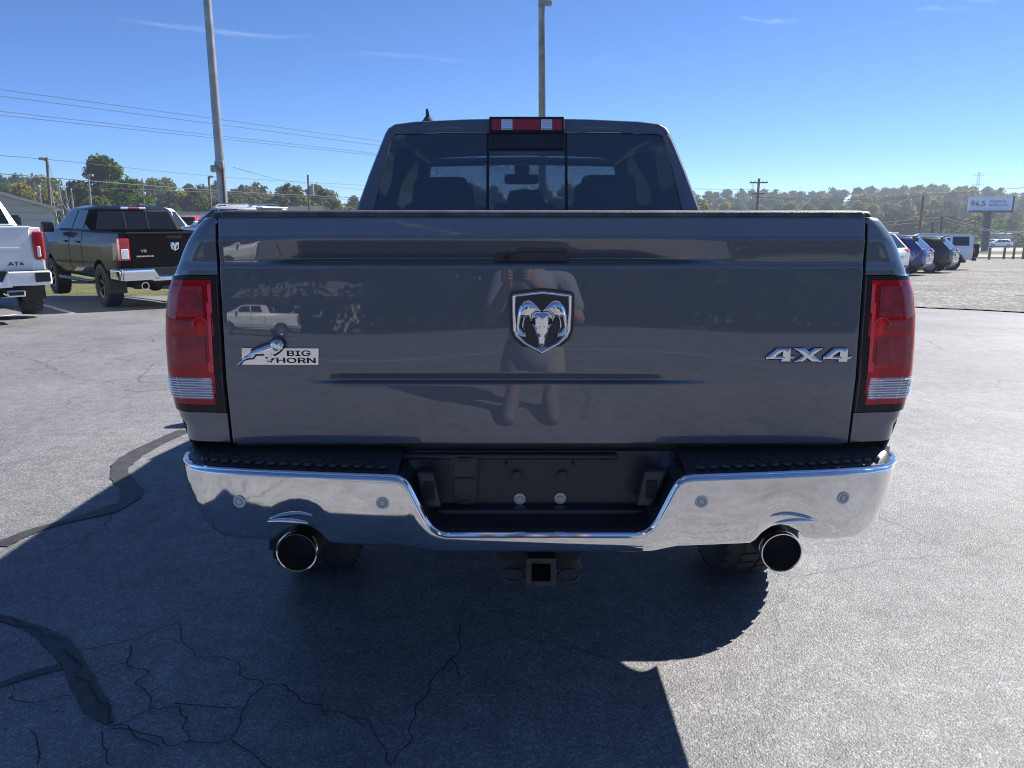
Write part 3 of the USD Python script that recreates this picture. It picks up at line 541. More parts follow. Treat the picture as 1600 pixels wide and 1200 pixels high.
for (hx_, py) in ((-472, 785), (-248, 787), (252, 785), (474, 779)):
    x = hx_ / F * 1.95
    for _ in range(30): w = W(845 + hx_, py, TY + float(plan(x)) - .018); x = .5 * x + .5 * (w[0] - TX)
    e = 1e-3; nx = (plan(x + e) - plan(x - e)) / (2 * e); n_ = np.array([nx, -1, -.02]); n_ /= np.linalg.norm(n_); c = np.array([x, plan(x) - .0095, w[2]])
    sn = part('parking_sensor', tm(cyl(c, c + n_ * .0048, .0185, .017, 28)), 'sensor', bump_)
    part('sensor_core', cat_(tube([c + n_ * .0050 + .0095 * (math.cos(q) * np.cross(n_, [0, 0, 1]) + math.sin(q) * np.array([0, 0, 1])) for q in np.linspace(0, 2 * math.pi, 25)], .0009, 5)), 'plastic', sn)
def lathe_y(prof, x, z):
    q = lathe(prof, 32); v = q.vertices; q.vertices = np.stack([v[:, 1] + x, v[:, 0] + .02, v[:, 2] + z], 1); q.fix_normals(); return q
for s in (1, -1):
    xe, ze = .715 * s, .500
    # trim crescent above the exhaust, tip, tyre
    e = [];
    for q in np.linspace(-1, 1, 15):
        x = .6855 * s + .056 * q; e.append((x, plan(x) - .0070 - .001 * (1 - q * q), .660 + .006 * (1 - q * q)))
    part('exhaust_trim', tube(e, .0065 * np.sqrt(np.maximum(1 - np.linspace(-1, 1, 15) ** 2, .02)) + .001, 10), 'chrome', bump_)
    prof = [(.0525, .22), (.0525, .012), (.0535, .004), (.0565, -.002), (.060, -.003), (.0625, .002), (.0625, .014), (.059, .022), (.058, .03)]
    t_ = lathe(prof, 40); v = t_.vertices; t_.vertices = np.stack([v[:, 1], v[:, 0], v[:, 2]], 1); t_.apply_translation((xe, .02, ze)); t_.fix_normals()
    ex = part('exhaust_tip', t_, 'chrome')
    part('exhaust_bore', cat_(cyl((xe, -.07, ze), (xe, .14, ze), .0497, seg=32).slice_plane((xe, -.05, ze), (0, 1, 0)) if False else cyl((xe, .10, ze), (xe, .2, ze), .0527, seg=32)), 'seam', ex)
    part('tip_sleeve', lathe_y([(.0575, .03), (.0575, .26), (.04, .28)], xe, ze), 'dark', ex)
    part('exhaust_pipe', tube([(xe, .2, ze), (xe * .93, .45, ze + .03), (xe * .62, .62, .6), (xe * .55, 1.6, .62)], .035, 12), 'rust', ex)
def tyre_mesh(r, w, lugs=36, depth=.0075):
    pr = [(r * .56, -w * .42), (r * .70, -w * .5), (r * .86, -w * .52), (r * .955, -w * .47), (r * .985, -w * .40), (r * .99, 0), (r * .985, w * .40), (r * .955, w * .47), (r * .86, w * .52), (r * .70, w * .5), (r * .56, w * .42)]
    t_ = [lathe(pr, 64)]
    for k in range(lugs):
        for j, (a0, a1) in enumerate(((-.48, -.28), (-.25, -.02), (.02, .25), (.28, .48))):
            th = 2 * math.pi * (k + .5 * (j % 2)) / lugs; b = box(w * a0, w * a1, -math.pi * r / lugs * .72, math.pi * r / lugs * .72, r * .97, r * .985 + depth - (.01 if j in (0, 3) else 0))
            b.apply_transform(trimesh.transformations.rotation_matrix(.18 * (1 if j % 2 else -1), (0, 0, 1))); b.apply_transform(trimesh.transformations.rotation_matrix(th, (1, 0, 0))); t_.append(b)
    return cat_(t_)
def rim_mesh(r, w, spokes=6):
    out = [lathe([(r * .57, -w * .45), (r * .57, w * .45)], 40), lathe([(0.001, w * .2), (r * .2, w * .2), (r * .2, w * .28), (.001, w * .30)], 24), lathe([(r * .5, w * .40), (r * .58, w * .46), (r * .58, w * .36)], 40), lathe([(.001, w * .05), (r * .55, w * .05)], 30)]
    for k in range(spokes):
        b = hull([(w * .18, -r * .07, r * .1), (w * .30, -r * .05, r * .1), (w * .18, r * .07, r * .1), (w * .30, r * .05, r * .1), (w * .22, -r * .1, r * .54), (w * .38, -r * .08, r * .54), (w * .22, r * .1, r * .54), (w * .38, r * .08, r * .54)])
        b = tm(b); b.apply_transform(trimesh.transformations.rotation_matrix(2 * math.pi * k / spokes, (1, 0, 0))); out.append(b)
    return cat_(out)
def wheel(parent, x, y, r, w, rim='alloy', lugs=36, spokes=6):
    s = 1 if x > 0 else -1; t_ = tyre_mesh(r, w, lugs); t_.apply_translation((x, y, r))
    ty = obj('tyre', t_, M['rubber'], parent, 30); q = rim_mesh(r, w, spokes)
    if s < 0: q.vertices = q.vertices * [-1, 1, 1]; q.invert()
    q.apply_translation((x, y, r)); obj('rim', q, M[rim], ty, 30); return ty
for s in (-1, 1):
    wheel(truck, s * .885, 1.02, .41, .275); wheel(truck, s * .87, 4.6, .41, .275)
part('rear_axle', cat_(cyl((-.8, 1.02, .41), (.8, 1.02, .41), .045), tm(m3.Manifold.sphere(.17, 20).scale((1, .8, .9)).translate((.0, 1.00, .41)))), 'dark')
part('frame_rail', cat_(box(-.5, -.42, .1, 5.2, .58, .72), box(.42, .5, .1, 5.2, .58, .72), box(-.5, .5, .12, .2, .56, .70), box(-.7, .7, 1.8, 4.4, .46, .62)), 'dark')
sp = lathe([(r_, a_) for r_, a_ in ((.2, -.1), (.33, -.13), (.38, -.1), (.38, .1), (.33, .13), (.2, .1))], 32); v = sp.vertices; sp.vertices = np.stack([v[:, 1], v[:, 2], v[:, 0]], 1); sp.apply_translation((0, .58, .66)); sp.fix_normals()
for s in (1, -1):
    part('leaf_spring', cat_([tube([(s * .56, .45, .60), (s * .56, 1.1, .50 - .012 * k), (s * .56, 1.75, .60)], .012, 6) for k in range(4)]), 'rust'); part('shock_absorber', cyl((s * .5, 1.0, .42), (s * .45, .8, .75), .03), 'rust')
part('spare_tyre', sp, 'rubber')
# ---- hitch
hx_, hzc = .004, .466
rcv = extr(shapely.box(-.037, -.037, .037, .037).buffer(.006).difference(shapely.box(-.028, -.028, .028, .028)), .16)
hit = part('hitch_receiver', face_y(rcv, .12).apply_translation((hx_, 0, hzc)), 'rust')
part('receiver_bore', box(hx_ - .03, hx_ + .03, .09, .10, hzc - .03, hzc + .03), 'seam', hit)
part('hitch_crossbar', cat_(cyl((-.5, .08, hzc + .06), (.5, .08, hzc + .06), .028, seg=16), hull([(-.11, .0, hzc + .02), (.11, .0, hzc + .02), (-.16, .03, hzc + .085), (.16, .03, hzc + .085), (-.11, .06, hzc + .02), (.11, .06, hzc + .085)], .004)), 'dark', hit)
for s in (-1, 1):
    part('chain_loop', cat_(tube([(hx_ + s * .082 + .030 * math.cos(q), -.005 + .018 * math.sin(q) * .5, hzc - .028 + .014 * math.sin(q)) for q in np.linspace(0, 2 * math.pi, 25)], .0055, 8), hull([(hx_ + s * .05, .03, hzc - .02), (hx_ + s * .12, .03, hzc - .02), (hx_ + s * .06, .04, hzc + .03), (hx_ + s * .11, .04, hzc + .03)], .004)), 'rust', hit)
# ---- emblem and badges
def badge_y(z): return float(tgy(0, z)) - .001
ex_, ez_ = lp(846.5, 504, 0)[0], lp(846.5, 504, 0)[2]; k_ = .000277 * 1.0
shp = [(0, 322), (110, 312), (230, 296), (285, 288), (298, 265), (298, 100), (290, -80), (262, -150), (180, -222), (0, -322)]
shp = Polygon([(x * k_, z * k_) for x, z in shp] + [(-x * k_, z * k_) for x, z in shp[-2:0:-1]])
yb = badge_y(ez_)
em = part('emblem', face_y(extr(shp.buffer(.001).buffer(.004).difference(shp.buffer(-.006)), .007), yb + .004).apply_translation((ex_, 0, ez_)), 'smooth_plastic', label='shield emblem with a chrome horned head')
part('emblem_frame', face_y(inflate(shp.buffer(-.001).difference(shp.buffer(-.0125)), .010, .003, .0016), yb).apply_translation((ex_, 0, ez_)), 'badge_chrome', em)
part('emblem_field', face_y(extr(shp.buffer(-.010), .003), yb).apply_translation((ex_, 0, ez_)), 'smooth_plastic', em)
hornL = [(0, -112), (-50, -170), (-100, -212), (-135, -222), (-178, -208), (-212, -172), (-232, -120), (-242, -60), (-246, 20), (-243, 95), (-215, 128), (-152, 142), (-158, 100), (-182, 40), (-176, -20), (-160, -50), (-130, -58), (-110, -30), (-95, 30), (-60, 0), (0, -60)]
facep = [(-102, -70), (-60, -110), (0, -112), (60, -110), (102, -70), (92, 20), (70, 60), (58, 110), (42, 140), (32, 215), (0, 238), (-32, 215), (-42, 140), (-58, 110), (-70, 60), (-92, 20)]
cut = [(-205, -55), (-180, -55), (-195, 30), (-168, 90), (-175, 100), (-222, 40)]
mk = lambda pts, s=1: Polygon([(s * x * k_, -z * k_) for x, z in pts]).buffer(0)
head = mk(facep)
for s in (1, -1): part('horn', face_y(inflate(mk(hornL, s).difference(mk(cut, s)).difference(head.buffer(.001)), .013, .006, .0013), yb - .002).apply_translation((ex_, 0, ez_)), 'badge_chrome', em)
for s in (1,): part('head', face_y(inflate(head.difference(mk([(-98, -40), (-72, -40), (-70, 20), (-88, 10)])).difference(mk([(-98, -40), (-72, -40), (-70, 20), (-88, 10)], -1)), .020, .010, .0013), yb - .002).apply_translation((ex_, 0, ez_)), 'badge_chrome', em)
def px_poly(pts, zx, zy, ox, oy, sc_):   # badge outlines drawn on an enlarged photograph
    out = []
    for (a, b) in pts: q = lp(ox + a / sc_, oy + b / sc_, 0.0); out.append((q[0], q[2]))
    return Polygon(out).buffer(0)
B1 = lambda pts: px_poly(pts, 0, 0, 1170, 500, 6.154)
four = [(158, 350), (262, 268), (397, 268), (393, 343), (443, 343), (408, 373), (391, 373), (388, 400), (303, 400), (306, 377), (158, 377)]; hole = [(250, 344), (322, 296), (316, 344)]
ex4 = [(415, 265), (522, 265), (570, 300), (622, 265), (715, 265), (610, 332), (700, 400), (592, 400), (547, 366), (500, 400), (415, 400), (512, 335)]
y4 = float(tgy(.5, 1.09))
f4 = B1(four).difference(B1(hole)); f42 = B1([(a + 547, b) for a, b in four]).difference(B1([(a + 547, b) for a, b in hole]))
y4 = float(tgy(.68, 1.09)) - .001
b4 = part('four_wheel_badge', face_y(extr(shapely.union_all([f4, f42, B1(ex4)]).buffer(.0012), .003), y4), 'smooth_plastic', label='chrome 4X4 lettering')
for p_ in (f4, B1(ex4), f42): part('letter', face_y(inflate(p_, .005, .003, .0014), y4 - .003), 'badge_chrome', b4)
B2 = lambda pts: px_poly(pts, 0, 0, 340, 500, 8.0)
yb2 = float(tgy(-.68, 1.09)) - .001
plate = B2([(315, 345), (1272, 350), (1268, 556), (315, 552)])
ram = [(258, 548), (290, 505), (330, 482), (345, 452), (395, 425), (430, 385), (500, 347), (600, 312), (665, 292), (690, 250), (740, 232), (800, 250), (835, 300), (830, 360), (800, 400), (760, 430), (730, 440), (735, 470), (700, 500), (690, 526), (650, 515), (610, 500), (640, 480), (610, 470), (590, 440), (500, 442), (470, 485), (400, 490), (350, 505), (310, 550), (285, 562)]
bb = part('trim_badge', face_y(extr(plate, .004), yb2), 'badge_chrome', label='chrome two word badge with a leaping horned sheep')
part('sheep_shadow', face_y(extr(B2([(a + 8, b - 22) for a, b in ram]).buffer(.002).intersection(B2([(430, 150), (890, 150), (890, 400), (430, 400)])), .006), yb2), 'smooth_plastic', bb)
rp = B2(ram); part('leaping_sheep', face_y(inflate(rp, .009, .004, .0012), yb2 - .004), 'badge_chrome', bb)
c = lp(340 + 755 / 8, 500 + 315 / 8, 0)
part('curled_horn', tube([(c[0] + .0125 * math.cos(q) * (1 - q / 22), yb2 - .013, c[2] + .0125 * math.sin(q) * (1 - q / 22)) for q in np.linspace(0, 8.2, 50)], .0034, 8), 'badge_chrome', bb)
for (s, a, b) in (('BIG', (880, 445), (1168, 375)), ('HORN', (750, 531), (1233, 465))):
    p0, p1 = lp(340 + a[0] / 8, 500 + a[1] / 8, 0), lp(340 + b[0] / 8, 500 + b[1] / 8, 0)
    part('lettering', face_y(text_fit(s, p1[0] - p0[0], p1[2] - p0[2], .0012), yb2 - .004).apply_translation((p0[0], 0, p0[2])), 'seam', bb)
# ---- cab
out_z = [(.905, .62), (.925, .9), (.92, 1.2), (.885, 1.42), (.858, 1.506), (.795, 1.69), (.722, 1.885), (.706, 1.912), (.672, 1.932), (.57, 1.945), (.3, 1.957), (0, 1.961)]
o = np.array(out_z); o = np.vstack([o, o[-2::-1] * [-1, 1]])
Lr = LineString(o); dd = np.r_[0, np.cumsum(np.linalg.norm(np.diff(o, axis=0), axis=1))]; sN = np.sort(np.r_[dd, np.linspace(0, dd[-1], 120)]); O = np.stack([np.interp(sN, dd, o[:, 0]), np.interp(sN, dd, o[:, 1])], 1)
def yr(z): return 1.80 + np.clip(z - 1.5, -.6, 1) * .36
win = [(.81, 1.38), (.767, 1.506), (.727, 1.69), (.690, 1.85), (.680, 1.872), (.655, 1.880), (.4, 1.888), (0, 1.891)]
w_ = np.array(win); w_ = np.vstack([w_, w_[-2::-1] * [-1, 1]]); dw = np.r_[0, np.cumsum(np.linalg.norm(np.diff(w_, axis=0), axis=1))]
upper = O[:, 1] >= 1.42; U_ = O[upper]; su = np.linspace(0, 1, len(U_)); su = (sN[upper] - sN[upper][0]) / (sN[upper][-1] - sN[upper][0])
# match window loop by polar angle about the rear window's middle
def polar_match(A, Bl, c):
    aA = np.arctan2(A[:, 1] - c[1], A[:, 0] - c[0]); L_ = Polygon(np.vstack([Bl, [Bl[0]]])).exterior; out = []
    for q in aA:
        r_ = LineString([c, (c[0] + 4 * math.cos(q), c[1] + 4 * math.sin(q))]).intersection(L_); pts_ = [g for g in getattr(r_, 'geoms', [r_]) if not g.is_empty]
        g = max(pts_, key=lambda g_: Point(c).distance(g_)) ; out.append(g.coords[0])
    return np.array(out)
Wm = polar_match(U_, w_, (0, 1.41))
def at(A, y): return np.column_stack([A[:, 0], y, A[:, 1]])
rear = grid(np.stack([at(Wm, yr(Wm[:, 1]) + .012), at(Wm, yr(Wm[:, 1]) - .002), at(U_ * [.985, 1] - [0, .006], yr(U_[:, 1])), at(U_, yr(U_[:, 1]) + .018), at(U_, yr(U_[:, 1]) + .06)], 0), True)
def lofted(sel, ys_, zf=lambda A, y: A):
    return grid(np.stack([at(zf(sel, y), y if np.ndim(y) else np.full(len(sel), y)) for y in ys_], 0), True)
roofsel = O[O[:, 1] > 1.90]
roof = grid(np.stack([at(roofsel + [0, .012 * math.sin(math.pi * q) - .045 * max(0, q - .75) / .25], yr(roofsel[:, 1]) + .06 + q * (1.68 - .0 * q)) for q in np.linspace(0, 1, 14)], 0), True)
cabm = cat_(rear, roof); cab_ = part('cab', cabm, 'paint', smooth=45, label='cab pillars and roof')
hdr_y, hdr_z = 3.76, 1.87
for s, f in ((1, tm), (-1, mir)):
    sd = O[(O[:, 0] > 0) & (O[:, 1] <= 1.905)]; lo_ = sd[sd[:, 1] <= 1.43]; up_ = sd[sd[:, 1] >= 1.42]
    body = grid(np.stack([at(lo_, np.full(len(lo_), y)) for y in (1.82, 2.4, 3.4, 4.55)], 0), True)
    dr = part('cab_side', f(body), 'paint')
    upp = grid(np.stack([at(up_ - [.004, 0], yr(up_[:, 1]) + .04), at(up_ - [.004, 0], 3.76 + (1.9 - up_[:, 1]) * 1.6)], 0), True)
    part('side_glass', f(upp), 'dark_glass', dr)
    part('windscreen_pillar', f(tube([(.70, 3.72, 1.885), (.80, 4.2, 1.62), (.86, 4.56, 1.40)], .035, 10)), 'paint', cab_)
    part('roof_rail', f(tube([(.67, 2.06, 1.875), (.68, 2.8, 1.885), (.68, 3.72, 1.875)], .025, 8)), 'paint', cab_)
    for yy in (2.78,): part('door_pillar', f(tube([(.69, yy, 1.86), (.80, yy, 1.69), (.875, yy, 1.42)], .04, 8)), 'smooth_plastic', cab_)
    mr = rbox(.99, 1.24, 4.22, 4.33, 1.36, 1.60, .035); part('side_mirror', f(cat_(mr, cyl((.88, 4.3, 1.42), (1.05, 4.28, 1.46), .03))), 'smooth_plastic')
    part('front_fender', f(cat_(rbox(.72, .96, 4.5, 5.45, .72, 1.26, .06))), 'paint')
    st = part('running_board', f(tube([(.90, 1.7, .5), (.97, 1.85, .47), (.97, 4.0, .47), (.90, 4.15, .5)], .035, 10)), 'smooth_plastic')
part('front_header', tube([(-.70, hdr_y, hdr_z), (0, hdr_y + .08, hdr_z + .02), (.70, hdr_y, hdr_z)], .03, 8), 'paint', cab_)
part('windscreen', grid(np.stack([[(x, hdr_y + .08 - .12 * x * x, 1.89) for x in np.linspace(-.69, .69, 12)], [(x * 1.24, 4.62 - .15 * x * x, 1.38) for x in np.linspace(-.69, .69, 12)]], 0)), 'windshield', cab_)
part('hood', cat_(hull([(-.75, 4.55, 1.33), (.75, 4.55, 1.33), (-.72, 5.4, 1.22), (.72, 5.4, 1.22), (-.72, 5.4, .8), (.72, 5.4, .8), (-.75, 4.55, .8), (.75, 4.55, .8)], .05)), 'paint')
part('front_bumper', rbox(-.98, .98, 5.38, 5.58, .56, .80, .06), 'chrome')
# rear window: two fixed panes, a slider pane, bars
Wp = Polygon(w_).buffer(-.002)
def pane(x0, x1):
    g = Wp.intersection(shapely.box(x0, 1.38, x1, 2.0)); m = extr(g, .004); v = m.vertices; m.vertices = np.stack([v[:, 0], yr(v[:, 1]) + .004 + v[:, 2], v[:, 1]], 1); m.invert(); return m
xb0, xb1 = lp(762, 280, 1.85)[0], lp(885, 280, 1.85)[0]
rw = part('rear_window', pane(xb0 + .006, xb1 - .006), 'glass', smooth=20)
part('fixed_pane', pane(-.8, xb0 - .006), 'glass', rw, 20); part('fixed_pane', pane(xb1 + .006, .8), 'glass', rw, 20)
for xb in (xb0, xb1):
    part('slider_bar', hull([(xb - .007, yr(1.44) - .001, 1.44), (xb + .007, yr(1.44) - .001, 1.44), (xb - .007, yr(1.815) - .001, 1.815), (xb + .007, yr(1.815) - .001, 1.815), (xb, yr(1.44) + .02, 1.44), (xb, yr(1.815) + .02, 1.815)]), 'seam', rw)
a = lp(765, 232, 1.90); b = lp(881, 210, 1.92); pz0, pz1 = a[2], 1.889
g = shapely.box(a[0], pz0, b[0], pz1); m = extr(g, .008); v = m.vertices; m.vertices = np.stack([v[:, 0], yr(v[:, 1]) - .004 + v[:, 2], v[:, 1]], 1); part('brake_light_base', m, 'smooth_plastic', rw)
part('slider_top_seal', tube([(a[0], yr(pz0) - .003, pz0), (b[0], yr(pz0) - .003, pz0)], .004, 6), 'seam', rw)
# third brake light
a, b = lp(766, 206, 1.93), lp(880, 184, 1.95)
def slab(x0, x1, z0, z1, d0, d1, r=.004):
    return hull([(x, yr(z) - d, z) for x in (x0, x1) for z in (z0, z1) for d in (d0, d1)], r, 8)
tb = part('high_brake_light', slab(a[0], b[0], a[2], b[2], .000, .012, .006), 'seam')
xs0 = lambda px: lp(px, 195, 1.94)[0]
z0, z1 = a[2] + .008, b[2] - .008
for (p0, p1, mt, nm) in ((768, 783, 'red_solid', 'red_segment'), (783, 801, 'clear_solid', 'clear_segment'), (801, 845, 'red_solid', 'red_segment'), (845, 863, 'clear_solid', 'clear_segment'), (863, 878, 'red_solid', 'red_segment')):
    sg = part(nm, slab(xs0(p0) + .0035, xs0(p1) - .0035, z0 + .003, z1 - .003, .010, .018, .003), mt, tb)
    if nm == 'clear_segment':
        part('lamp_rib', cat_([box(xs0(p0) + .004, xs0(p1) - .004, yr(zq) - .0235, yr(zq) - .018, zq - .0012, zq + .0012) for zq in np.linspace(z0 + .008, z1 - .008, 4)] + [box(xq - .004, xq + .004, yr(z0 + .006) - .024, yr(z0 + .006) - .019, z0 + .003, z0 + .009) for xq in np.linspace(xs0(p0) + .01, xs0(p1) - .01, 4)]), 'sensor', sg)
# antenna
c = lp(669, 183, 2.25); zr = 1.965
an = part('antenna', cat_(hull([(c[0] - .03, 2.2, zr - .01), (c[0] + .035, 2.2, zr - .01), (c[0] + .02, 2.34, zr - .01), (c[0] - .018, 2.34, zr - .01), (c[0] - .008, 2.24, zr + .03), (c[0] + .008, 2.28, zr + .03)], .01), tube([(c[0], 2.26, zr), (c[0] - .002, 2.25, zr + .035), (c[0] - .004, 2.235, zr + .075)], [.018, .012, .006], 8)), 'smooth_plastic')
# interior
def seat(x, y, zs_, hw, hz0, hz1, hhw, name):
    st = part(name, cat_(hull([(x - hw, y, zs_), (x + hw, y, zs_), (x - hw * .85, y + .12 if False else y - .0, 1.50), (x + hw * .85, y, 1.50), (x - hw, y + .12, zs_), (x + hw, y + .12, zs_)], .05)), 'interior')
    part('headrest', hull([(x - hhw, y + .02, hz0), (x + hhw, y + .02, hz0), (x - hhw * .85, y - .0, hz1), (x + hhw * .85, y, hz1), (x, y + .09, hz0), (x, y + .07, hz1)], .035), 'interior', st)
seat(-.475, 2.28, .9, .2, 1.52, 1.655, .135, 'rear_seat'); seat(.455, 2.28, .9, .2, 1.52, 1.665, .135, 'rear_seat'); seat(-.005, 2.28, .9, .16, 1.50, 1.585, .075, 'rear_seat')
seat(-.46, 3.15, .9, .22, 1.55, 1.66, .10, 'front_seat'); seat(.46, 3.15, .9, .22, 1.55, 1.66, .10, 'front_seat')
part('dashboard', hull([(-.8, 4.0, 1.1), (.8, 4.0, 1.1), (-.8, 4.1, 1.45), (.8, 4.1, 1.45), (-.8, 4.55, 1.40), (.8, 4.55, 1.40), (-.8, 4.5, 1.0), (.8, 4.5, 1.0)], .03), 'interior')
c = lp(815, 280, 3.72); part('rear_view_mirror', cat_(rbox(c[0] - .125, c[0] + .125, 3.70, 3.73, c[2] - .036, c[2] + .036, .014), rbox(c[0] - .05, c[0] + .06, 3.70, 3.82, c[2] + .03, 1.86, .02)), 'interior')
part('cab_floor', box(-.88, .88, 1.84, 4.5, .60, .66), 'interior')
part('headliner', grid(np.stack([at(roofsel * [.96, 1] - [0, .03], yr(roofsel[:, 1]) + .03 + q * 1.66) for q in (0, .5, 1)], 0)), 'interior')
part('cab_back_trim', box(-.80, .80, 1.86, 1.90, .66, 1.40), 'interior')
# ================================================================ other vehicles
def ex_side(pts, w):  return m3.CrossSection([np.array(pts, float)]).extrude(w).transform([[0, 0, 1, -w / 2], [1, 0, 0, 0], [0, 1, 0, 0]])
def ex_front(pts, L, y0=-.5): return m3.CrossSection([np.array(pts, float)]).extrude(L).transform([[1, 0, 0, 0], [0, 0, -1, y0 + L], [0, 1, 0, 0]])
def ex_plan(pts, z1=3.0): return m3.CrossSection([np.array(pts, float)]).extrude(z1)
def rnd(pts, r):
    p = Polygon(pts).buffer(0).buffer(-r, quad_segs=4).buffer(2 * r, quad_segs=4).buffer(-r, quad_segs=4); q = np.array(p.exterior.coords)[:-1]; return q if Polygon(q).exterior.is_ccw else q[::-1]
def off(pts, d): q = np.array(Polygon(pts).buffer(d, join_style=2).exterior.coords)[:-1]; return q if Polygon(q).exterior.is_ccw else q[::-1]
def shell(sidep, frontp, planp, d=0.0): return ex_side(off(sidep, d), 4.0) ^ ex_front(off(frontp, d), 9.0) ^ ex_plan(off(planp, d))
def sym(h): return [(x, z) for x, z in h] + [(-x, z) for x, z in h[::-1]]
class Car:
    """outline body cut from its side, front and plan outlines; rear at y = 0, nose towards +y"""
    def __init__(s, name, label, loc, rz, sidep, fronth, planh, paint, group=None, cat='car'):
        s.t = thing(name, label, cat, loc, rz, group); s.S, s.Fp, s.P = rnd(sidep, .03), rnd(sym(fronth), .03), rnd(sym(planh), .08); s.paint = paint
        s.body = shell(s.S, s.Fp, s.P)
    def cutwheels(s, ys_, r):
        for y in ys_:
            s.body = s.body - m3.Manifold.cylinder(4.0, r, r, 28).rotate((0, 90, 0)).translate((-2, y, r * .86))
    def cut(s, m): s.body = s.body - m
    def done(s): s.b = obj('body', s.body, M[s.paint], s.t, 32); return s.b
    def skin(s, name, region, m, d=.004, parent=None, label=None):
        g = (shell(s.S, s.Fp, s.P, d) - shell(s.S, s.Fp, s.P, -.02)) ^ region
        return obj(name, g, M[m], parent or s.b, 30, label)
    def sidewin(s, name, poly, m='dark_glass'):
        for sd in (1, -1): s.skin(name, ex_side(poly, 4.0) ^ m3.Manifold.cube((4, 12, 4)).translate((0 if sd > 0 else -4, -1, 0)), m)
    def rearwin(s, name, poly, m='dark_glass', ymax=1.6, d=.004, parent=None): return s.skin(name, ex_front(poly, ymax + .5, -.5), m, d, parent)
    def wheels(s, ys_, x, r, w, rim, spokes=6):
        for y in ys_:
            for sd in (1, -1): wheel(s.t, sd * x, y, r, w, rim, 22, spokes)
def heading(a): return math.radians(a)      # left of straight ahead
def pickup(name, label, loc, rz, paint, style, group=None):
    side_ = [(.02, .66), (.0, .95), (.05, 1.42), (1.92, 1.45), (2.08, 1.86), (2.3, 1.94), (3.3, 1.96), (3.75, 1.90), (4.55, 1.46), (5.6, 1.34), (5.82, 1.15), (5.85, .6), (5.5, .52), (.4, .52)]
    front_ = [(.90, .5), (1.0, .75), (1.0, 1.15), (.95, 1.42), (.90, 1.46), (.70, 1.90), (.55, 1.96)]
    plan_ = [(.93, .0), (.99, .15), (1.0, 1.0), (1.0, 4.6), (.93, 5.6), (.72, 5.9)]
    c = Car(name, label, loc, rz, side_, front_, plan_, paint, group, 'pickup truck')
    c.cut(tm_box(-.80, .80, .10, 1.86, .88, 2.2)); c.cutwheels((1.22, 4.78), .49)
    c.done()
    c.wheels((1.22, 4.78), .86, .415, .29, 'black_alloy' if style != 'plain' else 'alloy')
    c.sidewin('side_window', [(2.42, 1.48), (3.15, 1.48), (3.15, 1.86), (2.5, 1.86)]); c.sidewin('side_window', [(3.22, 1.48), (4.2, 1.48), (3.72, 1.84), (3.22, 1.86)])
    c.sidewin('door_seam', [(3.17, .62), (3.19, .62), (3.19, 1.46), (3.17, 1.46)], 'seam'); c.sidewin('door_seam', [(2.28, .75), (2.30, .75), (2.30, 1.44), (2.28, 1.44)], 'seam')
    for y in (2.45, 3.35):
        for sd in (1, -1): obj('door_handle', rbox(sd * 1.0 - .02, sd * 1.0 + .02, y, y + .2, 1.20, 1.24, .012), M[paint], c.b)
    c.skin('windscreen', ex_front([(-.78, 1.50), (.78, 1.50), (.64, 1.87), (-.64, 1.87)], 3.0, 3.7) ^ m3.Manifold.cube((4, 2, 3)).translate((-2, 3.72, 0)), 'dark_glass')
    yw = lambda z: 1.92 + (z - 1.45) * .38
    rw = obj('rear_window', hull([(x, yw(z) - .012, z) for x, z in ((-.80, 1.47), (.80, 1.47), (.68, 1.83), (-.68, 1.83))] + [(x, yw(z) + .01, z) for x, z in ((-.80, 1.47), (.80, 1.47), (.68, 1.83), (-.68, 1.83))]), M['dark_glass'], c.b, 20)
    for x in (-.22, .22): obj('slider_bar', hull([(x - .012, yw(1.47) - .02, 1.47), (x + .012, yw(1.47) - .02, 1.47), (x - .012, yw(1.82) - .02, 1.82), (x + .012, yw(1.82) - .02, 1.82), (x, yw(1.47), 1.47), (x, yw(1.82), 1.82)]), M['seam'], rw)
    bl = obj('high_brake_light', rbox(-.24, .24, 2.06, 2.14, 1.865, 1.915, .012), M['clear_solid'], c.t); obj('red_segment', rbox(-.10, .12, 2.05, 2.13, 1.868, 1.912, .01), M['red_solid'], bl)
    obj('antenna', hull([(.22, 2.5, 1.95), (.30, 2.5, 1.95), (.26, 2.7, 1.95), (.26, 2.58, 2.05)], .01), M['smooth_plastic'], c.t)
    tg_ = obj('tailgate', rbox(-.80, .80, -.012, .05, .78, 1.40, .012), M[paint], c.t)
    obj('tailgate_cap', rbox(-.82, .82, -.018, .07, 1.40, 1.435, .012), M[paint if style == 'white' else 'smooth_plastic'], tg_)
    obj('handle', rbox(-.14, .14, -.02, .0, 1.30, 1.36, .008), M['seam'], tg_)
    for sd in (1, -1):
        if style == 'white':
            tl = obj('tail_light', rbox(sd * .90 - .075, sd * .90 + .085, -.02, .12, .93, 1.36, .03), M['red_solid'], c.t); obj('reversing_lens', rbox(sd * .90 - .03, sd * .90 + .02, -.028, .0, .98, 1.14, .012), M['clear_solid'], tl)
        else:
            tl = obj('tail_light', rbox(sd * .90 - .085, sd * .90 + .095, -.02, .14, .92, 1.33, .02), M['red_solid'], c.t); obj('reversing_lens', rbox(sd * .90 - .06, sd * .90 + .065, -.03, .0, .955, 1.14, .012), M['clear_solid'], tl)
        obj('side_mirror', rbox(sd * 1.14 - .12, sd * 1.14 + .12, 4.02, 4.14, 1.40, 1.62, .035), M['smooth_plastic' if style != 'plain' else paint], c.t)
        obj('mud_flap', box(sd * .86 - .16, sd * .86 + .16, .70, .72, .28, .72), M['smooth_plastic'], c.t)
